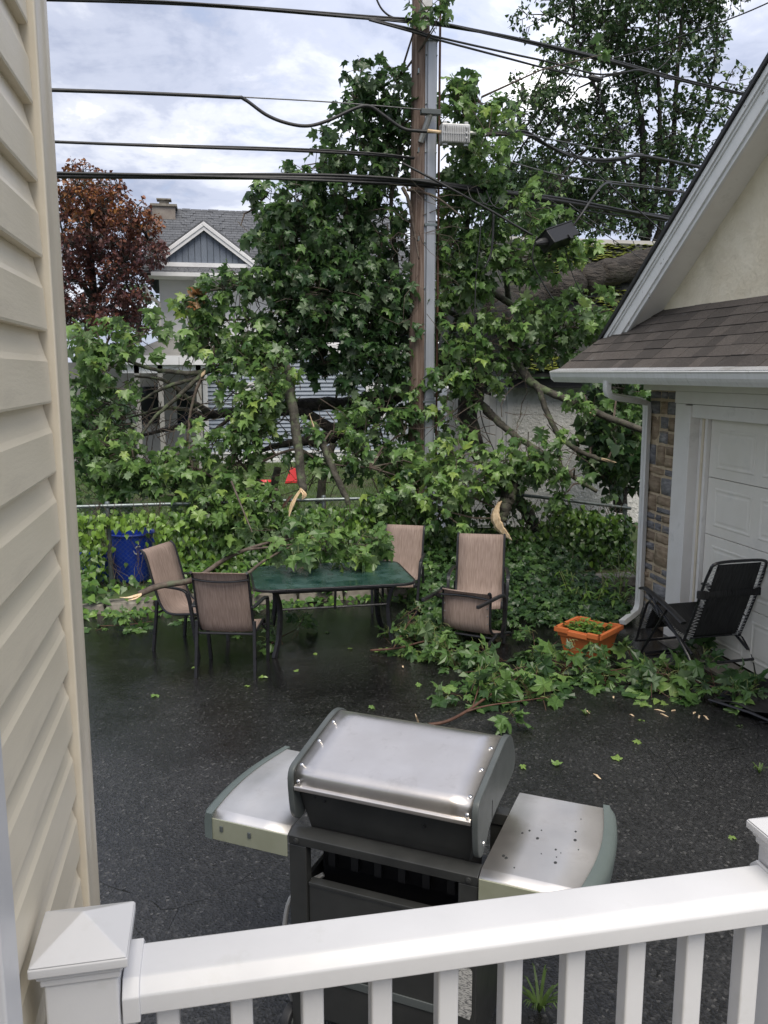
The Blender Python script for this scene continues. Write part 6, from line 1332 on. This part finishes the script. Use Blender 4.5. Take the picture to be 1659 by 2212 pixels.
# ================================================================ broken branches on the patio
def branch(label, paths, clumps, name='broken_branch', mt='twigred', size=.17, grp=None, ground=True, tint=.5, splint=None, z=None):
    p0 = paths[0][0]; b = thing(name, label, 'branch', tuple(p0[:3]) if not ground else (p0[0], p0[1], 0), 0, grp)
    for i, pth in enumerate(paths):
        c = crv([tuple(q) for q in pth], 6); M().tube([Vector(v[:3]) for v in c], [float(v[3]) for v in c], 7).build('stem' if i == 0 else 'side_stem', mt, b, True, smooth='all')
    BL = Leaves(); pt = M(); tws = M()
    for (c, rad, n, ti) in clumps:
        c = np.array(c)
        for _ in range(max(1, int(n * (.56 if ground else 1)) // 6)):
            u = rng.normal(0, 1, 3); u = u / np.linalg.norm(u) * rng.random() ** .45; p = c + u * np.array(rad)
            if ground: p[2] = max(p[2], .02)
            dd_ = u + rng.normal(0, .5, 3) + upv * .15
            for bb, b2 in spray(BL, tws, p, dd_, rng.uniform(.10, .24), 6, size, ti - (.13 if ground else 0), .45 if ground else .8, .0035): pt.tube([bb, (bb + b2) / 2 + upv * .012, b2], .0018, 3, cap=False)
    P_, Rm, S_, C_ = BL.arr()
    if ground:
        P_[:, 2] = np.maximum(P_[:, 2] * .75, .015); Rm[:, 2, 1] *= .9
        ok = np.maximum(np.abs((P_[:, 0] - 3.47) * .788 + (P_[:, 1] - 7.25) * .616), np.abs((P_[:, 1] - 7.25) * .788 - (P_[:, 0] - 3.47) * .616)) > .27
        P_, Rm, S_, C_ = P_[ok], Rm[ok], S_[ok], C_[ok]
    # keep leaf tips above the ground
    if ground:
        tip = P_[:, 2] + Rm[:, 2, 1] * S_; low = tip < .012
        T = Rm[:, :, 1].copy(); T[low, 2] = np.maximum((.012 - P_[low, 2]) / S_[low], -.25); Nn = Rm[:, :, 2].copy(); Nn[low] = Nn[low] * .3 + upv; Rm = frames(T, Nn)
    o = np.argsort(-S_)[:300]; rst = np.setdiff1d(np.arange(len(P_)), o)
    leaf_objects(P_[o], Rm[o], S_[o], C_[o], MAPLE, 'maple', b, 'maple')
    if len(rst): tag(leaf_mesh('foliage', P_[rst], Rm[rst], S_[rst], C_[rst], MAPLE, 'maple', b), None, None, None, 'stuff')
    tws.build('twigs', mt, b, True, kind='stuff'); pt.build('petioles', 'petiole', b, True, kind='stuff')
    if splint:
        for s in splint:
            c = crv([tuple(q) for q in s], 4); M().tube([Vector(v[:3]) for v in c], [float(v[3]) for v in c], 6, flat=(1, .45)).build('splinter', 'raw', b, True)
    return b
def pz(x, y, z, r=None):
    p = at(x, y, z=z); return (p.x, p.y, p.z) if r is None else (p.x, p.y, p.z, r)
# branch across the chairs and the table
def yy(x, y, Y, r=None):
    p = at(x, y, Y=Y); return tuple(p) if r is None else (*p, r)
branch('broken maple branch lying across the left chair arms and the glass table',
       [[yy(300, 1284, 7.95, .030), yy(345, 1266, 8.0, .031), yy(410, 1255, 8.05, .030), yy(440, 1240, 8.15, .026), yy(480, 1212, 8.3, .022), yy(530, 1188, 8.4, .018), yy(600, 1168, 8.5, .013), yy(690, 1160, 8.5, .006)],
        [yy(430, 1247, 8.1, .022), yy(520, 1245, 8.05, .018), yy(570, 1212, 8.2, .014), yy(640, 1178, 8.35, .009), yy(740, 1165, 8.5, .004)],
        [yy(530, 1188, 8.4, .014), yy(600, 1180, 8.4, .010), yy(700, 1170, 8.5, .006), yy(790, 1178, 8.5, .004)],
        [yy(545, 1150, 8.6, .008), yy(520, 1090, 8.9, .010), yy(500, 1040, 9.2, .012)]],
       [(yy(650, 1200, 8.35), (.16, .10, .05), 18, .62), (yy(700, 1195, 8.4), (.22, .12, .06), 42, .62), (yy(760, 1188, 8.5), (.20, .14, .05), 36, .6), (yy(690, 1165, 8.5), (.26, .14, .07), 42, .58), (yy(600, 1150, 8.6), (.18, .14, .10), 24, .55), (yy(790, 1172, 8.6), (.16, .12, .06), 24, .55), (yy(500, 1240, 8.3), (.08, .06, .04), 6, .5)],
       mt='twig', ground=False, tint=.6, size=.15,
       splint=[[yy(306, 1283, 7.93, .026), yy(290, 1288, 7.92, .026), yy(275, 1291, 7.91, .016), yy(258, 1290, 7.9, .003)], [yy(304, 1285, 7.92, .02), yy(292, 1293, 7.9, .018), yy(276, 1297, 7.88, .003)]])
# branch in the foreground behind the grill
branch('leafy broken maple branch lying on the wet asphalt just behind the grill',
       [[pz(905, 1566, .02, .012), pz(960, 1560, .03, .013), pz(1010, 1535, .06, .012), pz(1060, 1500, .10, .010), pz(1110, 1470, .12, .007), pz(1140, 1440, .12, .004)],
        [pz(1000, 1540, .05, .008), pz(1050, 1525, .08, .007), pz(1120, 1515, .08, .005), pz(1190, 1505, .06, .003)], [pz(1020, 1530, .06, .006), pz(1035, 1480, .12, .005), pz(1040, 1440, .15, .003)]],
       [(pz(1015, 1500, .05), (.16, .16, .06), 46, .45), (pz(1050, 1470, .08), (.22, .22, .10), 80, .5), (pz(1110, 1490, .07), (.20, .2, .09), 70, .5), (pz(1160, 1500, .05), (.20, .15, .07), 54, .5), (pz(1095, 1445, .08), (.24, .2, .10), 64, .5), (pz(1120, 1560, .03), (.12, .08, .03), 18, .5), (pz(1200, 1520, .03), (.12, .1, .04), 18, .42), (pz(1170, 1455, .05), (.24, .2, .08), 60, .48)],
       splint=[[pz(905, 1566, .03, .009), pz(902, 1556, .08, .008), pz(899, 1548, .12, .006), pz(897, 1542, .14, .002)]], size=.15)
branch('leafy maple branch heaped around the foot of the orange planter',
       [[pz(1180, 1420, .05, .010), pz(1230, 1440, .06, .009), pz(1300, 1450, .05, .007), pz(1370, 1440, .05, .004)]],
       [(pz(1200, 1440, .05), (.22, .2, .09), 64, .45), (pz(1260, 1462, .05), (.22, .14, .07), 56, .48), (pz(1330, 1462, .05), (.24, .16, .08), 60, .5), (pz(1160, 1400, .06), (.22, .2, .10), 60, .4), (pz(1355, 1430, .04), (.16, .16, .07), 30, .5)], size=.155)
branch('leafy maple branch in front of the black reclining chair',
       [[pz(1370, 1450, .06, .010), pz(1420, 1455, .08, .009), pz(1480, 1465, .08, .007), pz(1560, 1490, .06, .004)]],
       [(pz(1410, 1450, .06), (.24, .18, .09), 60, .6), (pz(1470, 1462, .07), (.24, .18, .10), 64, .58), (pz(1440, 1490, .04), (.20, .1, .05), 34, .6), (pz(1530, 1475, .05), (.24, .18, .08), 54, .45), (pz(1550, 1515, .04), (.20, .12, .06), 40, .62), (pz(1600, 1500, .05), (.24, .16, .07), 50, .45), (pz(1500, 1430, .05), (.2, .16, .1), 34, .35), (pz(1640, 1490, .04), (.14, .16, .06), 24, .42)], size=.165)
branch('leafy maple branch tangled under the overturned chair',
       [[pz(800, 1405, .02, .012), pz(860, 1400, .06, .011), pz(920, 1385, .10, .009), pz(985, 1380, .10, .005)], [pz(850, 1400, .05, .008), pz(880, 1350, .2, .007), pz(900, 1320, .3, .004)]],
       [(pz(850, 1370, .10), (.16, .16, .12), 46, .55), (pz(880, 1340, .18), (.16, .14, .12), 46, .58), (pz(900, 1400, .08), (.2, .16, .10), 60, .52), (pz(950, 1420, .06), (.2, .14, .08), 54, .5), (pz(930, 1370, .12), (.18, .2, .12), 50, .45), (pz(1010, 1425, .05), (.2, .12, .07), 44, .5), (pz(1060, 1425, .05), (.16, .12, .08), 34, .5), (pz(960, 1325, .2), (.16, .2, .14), 40, .4)], size=.15)
branch('small sprig of maple leaves under the glass table legs',
       [[pz(575, 1400, .02, .005), pz(600, 1380, .04, .005), pz(640, 1360, .05, .003)]], [(pz(600, 1385, .05), (.12, .12, .07), 24, .5), (pz(630, 1365, .06), (.14, .14, .08), 30, .5), (pz(570, 1360, .06), (.1, .12, .06), 16, .5)], size=.13)
branch('low run of torn maple leaves beside the kerb at the left',
       [[pz(215, 1352, .02, .005), pz(270, 1350, .03, .005), pz(330, 1342, .03, .003)]], [(pz(250, 1350, .03), (.18, .08, .04), 30, .55), (pz(310, 1342, .03), (.16, .08, .05), 24, .55), (pz(410, 1342, .03), (.14, .06, .04), 14, .6), (pz(210, 1358, .03), (.1, .06, .03), 12, .55)], size=.13)
# weeds growing in the planter
PLV = Leaves(); ps = M()
for _ in range(90):
    a, r_ = rng.uniform(0, 6.28), rng.random() ** .5 * .15; b0 = np.array((3.47 + r_ * math.cos(a), 7.25 + r_ * math.sin(a), .20)); e_ = b0 + np.array((rng.normal(0, .05), rng.normal(0, .05), rng.uniform(.05, .17)))
    ps.tube([b0, (b0 + e_) / 2 + rng.normal(0, .01, 3), e_], .0022, 3, cap=False)
    for k_ in range(5):
        t = rng.uniform(.4, 1.05); o_ = rng.normal(0, 1, 3); o_[2] = abs(o_[2]) * .2
        PLV.add(b0 + (e_ - b0) * t, o_, upv + rng.normal(0, .4, 3), rng.uniform(.03, .06), .75 + rng.normal(0, .2))
pw = thing('planter_weeds', 'pale green weeds sprouting inside the orange planter', 'weed', (3.47, 7.25, .2)); P_, Rm, S_, C_ = PLV.arr()
leaf_objects(P_[:300], Rm[:300], S_[:300], C_[:300], HEART, 'vine', pw, 'vine'); tag(leaf_mesh('foliage', P_[300:], Rm[300:], S_[300:], C_[300:], HEART, 'vine', pw), None, None, None, 'stuff'); ps.build('stems', 'petiole', pw, True)
# grass tufts in cracks of the asphalt
def tuft(px, py, label, n=26, h=.13):
    p = at(px, py, z=0); t_ = thing('grass_tuft', label, 'grass tuft', (p.x, p.y, 0), 0, 'grass tufts in the asphalt'); m = M()
    for i in range(n):
        a = rng.uniform(0, 6.28); l = h * rng.uniform(.5, 1.2); o_ = Vector((math.cos(a), math.sin(a), 0)); q = Vector((-o_.y, o_.x, 0)) * .006
        pts = [(o_ * l * t * .9, l * .8 * math.sin(t * 2.0)) for t in (0, .4, .75, 1.0)]; w = [1, .9, .6, .05]
        m.sheet([[v + Vector((0, 0, z)) - q * k_, v + Vector((0, 0, z)) + q * k_] for (v, z), k_ in zip(pts, w)])
    o = m.build('blades', 'grass', t_); a = o.data.attributes.new('tint', 'FLOAT', 'POINT'); a.data.foreach_set('value', list(rng.random(len(o.data.vertices)) * .5 + .4))
tuft(1165, 2185, 'grass tuft beside the grill seen between the balusters', 34, .15); tuft(1640, 1670, 'tiny grass tuft in a crack at the right edge', 14, .07); tuft(1265, 1545, 'small dry grass tuft on the open asphalt', 16, .05)
# loose leaves and chips of wood on the asphalt
k_ = 0
LS = 'torn maple leaf scrap on the asphalt '
for px, py, w in [(800, 1528, 'behind the left end of the grill lid'), (1383, 1602, 'alone right of the grill lid'), (1382, 1553, 'below the planter, among wood chips'), (1200, 1653, 'nearest the right shelf of the grill'), (1125, 1655, 'touching the right end of the grill lid'), (1605, 1570, 'below the folded lounger'), (1575, 1805, 'nearest the right railing post'), (545, 1352, 'under the left edge of the table'), (480, 1345, 'behind the chair with its back turned'), (535, 1480, 'at the rear foot of the near chair'), (560, 1465, 'right of the near chair rear foot'), (680, 1410, 'in front of the table legs'), (710, 1365, 'beneath the middle of the table'), (655, 1340, 'beneath the far side of the table'), (870, 1413, 'left of the overturned chair'), (1440, 1520, 'in front of the reclining chair'), (420, 1440, 'left of the near chair'), (640, 1450, 'midway between table and near chair'), (760, 1400, 'under the right half of the table'), (340, 1500, 'on the open asphalt by the siding'), (900, 1480, 'between table and grill'), (1330, 1640, 'farther right of the grill shelf')]:
    p = at(px, py, z=.008); q = thing('loose_leaf', LS + w, 'leaf', tuple(p), 0, 'leaf scraps scattered on the asphalt')
    a = Leaves(); ang = rng.uniform(0, 6.28); a.add(np.array(p), np.array((math.cos(ang), math.sin(ang), .12)), np.array((rng.normal(0, .2), rng.normal(0, .2), 1)), rng.uniform(.05, .09), rng.uniform(.8, 1)); A = a.arr()
    leaf_objects(*A, MAPLE, 'maple', q, 'maple', 'blade')
for px, py, w in [(1290, 1677, 'alone beyond the right grill shelf'), (1325, 1506, 'in front of the planter'), (1270, 1538, 'beside the dry grass tuft'), (1425, 1535, 'in the cluster below the lounger, leftmost'), (1435, 1545, 'in the cluster below the lounger, lowest'), (1510, 1548, 'near the folded lounger, lower of a pair'), (1500, 1540, 'near the folded lounger, upper of a pair'), (1470, 1512, 'at the edge of the leaves by the reclining chair'), (1365, 1545, 'between planter and folded lounger'), (870, 1440, 'left of the overturned chair'), (585, 1403, 'by the near table leg'), (1525, 1550, 'closest to the folded lounger'), (1455, 1535, 'in the cluster below the lounger, rightmost')]:
    p = at(px, py, z=.006); q = thing('wood_chip', 'pale wood splinter on the asphalt ' + w, 'wood chip', tuple(p), rng.uniform(0, 6.28), 'wood chips scattered on the asphalt')
    l = rng.uniform(.015, .045); M().tube([(-l, 0, 0), (-l * .3, .004, .003), (l * .5, -.003, .002), (l, 0, 0)], [.002, .008, .007, .002], 5, flat=(1, .6)).build('splinter', 'raw', q)
# ================================================================ trees beyond
def tree(name, label, base, limbs, clumps, size, lpx, mt, tmpl, bark='bark', group=None):
    t_ = thing(name, label, 'tree', base, 0, group); sk_ = []
    for i, l in enumerate(limbs): sk_ += limb(l, bark, t_, 'trunk' if i == 0 else 'limb', 8, .05)
    TL = Leaves(); tws = M(); cs = []
    for x, y, rx, ry, d, th, dn, ti in clumps: cs.append(clump(TL, tws, x, y, rx, ry, d, th, dn, size, lpx, ti, .6, twr=.012))
    sk_ = np.array(sk_)
    for c in cs:
        q = sk_[int(np.argmin(((sk_ - c) ** 2).sum(1)))]; tws.tube([q, (q + c) / 2 + np.array((0, 0, .15)), c], [.03, .02, .01], 5, cap=False)
    tag(leaf_mesh('crown', *TL.arr(), tmpl, mt, t_), None, None, None, 'stuff'); tws.build('twigs', bark, t_, True, kind='stuff'); return t_
b0 = at(1420, 520, d=22)
cl = []
outl = [(0, 1130, 1600), (60, 1150, 1570), (120, 1090, 1570), (180, 1080, 1590), (240, 1090, 1600), (300, 1070, 1540), (360, 1080, 1560), (420, 1080, 1520), (470, 1100, 1480)]
for i, (y, x0, x1) in enumerate([(-30, 1200, 1580)] + outl):
    for k_ in range(15):
        f_ = (k_ + .5) / 15; x = x0 + (x1 - x0) * f_ + rng.normal(0, 16); edge = abs(f_ - .5) * 2
        if rng.random() < .12: continue
        if y < 130 and x < 1200 and rng.random() < .7: continue
        cl.append((x, y + rng.normal(0, 16), rng.uniform(24, 38), rng.uniform(20, 32), rng.uniform(20.5, 23.5), .9, 7.5 if edge < .7 else 5.0, .55 + rng.normal(0, .1)))
tree('tall_tree', 'tall multi-stemmed green tree standing behind the garage roof', (b0.x, b0.y, 0),
     [[(1395, 760, 22, 0.136), (1395, 520, 22, 0.118), (1390, 400, 22, 0.099), (1385, 250, 22, 0.068), (1350, 100, 22, 0.043), (1340, -60, 22, 0.025)],
      [(1400, 560, 22, 0.093), (1430, 480, 22, 0.087), (1450, 380, 22, 0.074), (1460, 200, 22, 0.056), (1475, 0, 22, 0.031), (1480, -60, 22, 0.019)],
      [(1395, 540, 22.2, 0.081), (1370, 440, 22.2, 0.074), (1340, 330, 22.2, 0.062), (1290, 200, 22.2, 0.037), (1240, 60, 22.2, 0.019)],
      [(1400, 520, 21.8, 0.062), (1420, 400, 21.8, 0.062), (1425, 250, 21.8, 0.050), (1420, 100, 21.8, 0.031), (1430, -50, 21.8, 0.019)],
      [(1440, 440, 22, 0.056), (1490, 330, 22, 0.043), (1530, 200, 22, 0.031), (1550, 100, 22, 0.019)], [(1360, 420, 22, 0.050), (1290, 330, 22, 0.037), (1200, 250, 22, 0.025), (1130, 200, 22, 0.012)]],
     cl, .105, 9.5, 'far', SMALL)
cl = []
for y, x0, x1 in [(372, 165, 215), (400, 130, 240), (430, 120, 270), (460, 110, 300), (490, 110, 335), (520, 110, 350), (550, 110, 335), (580, 110, 320), (610, 110, 300), (640, 110, 290), (670, 110, 300), (695, 120, 310)]:
    n_ = max(2, int((x1 - x0) / 19))
    for k_ in range(n_):
        if rng.random() < .16: continue
        cl.append((x0 + (x1 - x0) * (k_ + .5) / n_ + rng.normal(0, 6), y + rng.normal(0, 7), rng.uniform(22, 32), rng.uniform(10, 16), rng.uniform(22.5, 25.5), .7, 8.5, .42 + (.35 if y < 520 and x0 + (x1 - x0) * (k_ + .5) / n_ > 150 else -.1) + rng.normal(0, .1)))
b1 = at(200, 760, d=24)
tree('red_maple', 'dark red-leaved maple tree beside the grey house', (b1.x, b1.y, 0),
     [[(190, 900, 24, .16), (190, 740, 24, .14), (200, 640, 24, .11), (195, 540, 24, .08), (185, 430, 24, .03)], [(195, 660, 24, .08), (250, 580, 24, .06), (320, 520, 24, .02)], [(195, 640, 24, .08), (150, 560, 24, .05), (130, 480, 24, .02)], [(200, 690, 24, .06), (260, 650, 24, .04), (310, 640, 24, .02)]],
     cl, .10, 7.5, 'redleaf', SMALL)
# small green trees that close the gaps between the houses
def bushy(label, px, py, rx, ry, d, ti=.4, name='garden_tree'):
    c = at(px, py, d=d); cl = []
    for _ in range(int(14 + rx * ry / 300)):
        u = rng.normal(0, 1, 2); u = u / np.linalg.norm(u) * rng.random() ** .5; cl.append((px + u[0] * rx, py + u[1] * ry, rx * .32, ry * .32, d + rng.normal(0, .6), .6, 5.0, ti + rng.normal(0, .1)))
    r_ = c.z
    tree(name, label, (c.x, c.y, 0), [[(px, py + ry * 1.6, d, .12), (px, py + ry * .5, d, .10), (px + 4, py - ry * .5, d, .04)], [(px, py + ry * .3, d, .05), (px + rx * .6, py - ry * .2, d, .02)], [(px, py + ry * .3, d, .05), (px - rx * .6, py - ry * .2, d, .02)]], cl, .16, 12, 'far', SMALL, group='trees between the houses')
bushy('small grey-green tree between the red maple and the grey house', 300, 660, 34, 50, 34, .45)
bushy('green tree behind the utility pole above the shed', 1010, 640, 90, 130, 26, .4)
bushy('green tree behind the shed roof, left of the tall tree', 1150, 430, 90, 90, 25, .45)
bushy('dark shrub behind the fence left of the porch', 200, 930, 60, 70, 16, .3, 'garden_shrub')
bushy('dark shrub right of the white shed wall', 1340, 930, 50, 110, 13.2, .2, 'garden_shrub')
# far-off wood along the horizon
FLv = Leaves()
for _ in range(5200):
    x = rng.uniform(-60, 90); y = 95 + rng.normal(0, 4); z = abs(rng.normal(0, 1)) * (3.2 + 1.2 * math.sin(x * .35)) 
    FLv.add(np.array((x, y, z)), rng.normal(0, 1, 3), rng.normal(0, 1, 3) + np.array((0, -.8, .8)), rng.uniform(.9, 1.6), .35 + rng.normal(0, .15))
tag(leaf_mesh('treeline', *FLv.arr(), SMALL, 'far'), 'far-off treeline along the horizon', 'trees', None, 'stuff')
# lawn grass beyond the fence
n = 26000; gx_ = rng.uniform(-3.5, 6.5, n); gy_ = 12 + rng.random(n) ** 1.2 * 13.5
Pg = np.stack([gx_, gy_, np.full(n, -.03)], 1); a = rng.uniform(0, 6.28, n)
Tg = np.stack([np.cos(a) * .4, np.sin(a) * .4, np.ones(n)], 1); Ng = np.stack([np.cos(a + 1.2), np.sin(a + 1.2), np.zeros(n)], 1)
BL_ = [(np.array([(-.06, 0, 0), (.06, 0, 0), (.03, .6, .1), (0, 1, .3)]), np.array([(0, 1, 2), (0, 2, 3)]))]
tag(leaf_mesh('lawn_grass', Pg, frames(Tg, Ng), rng.uniform(.05, .12, n), rng.random(n), BL_, 'grass'), 'short green lawn beyond the chain-link fence', 'grass', None, 'stuff')
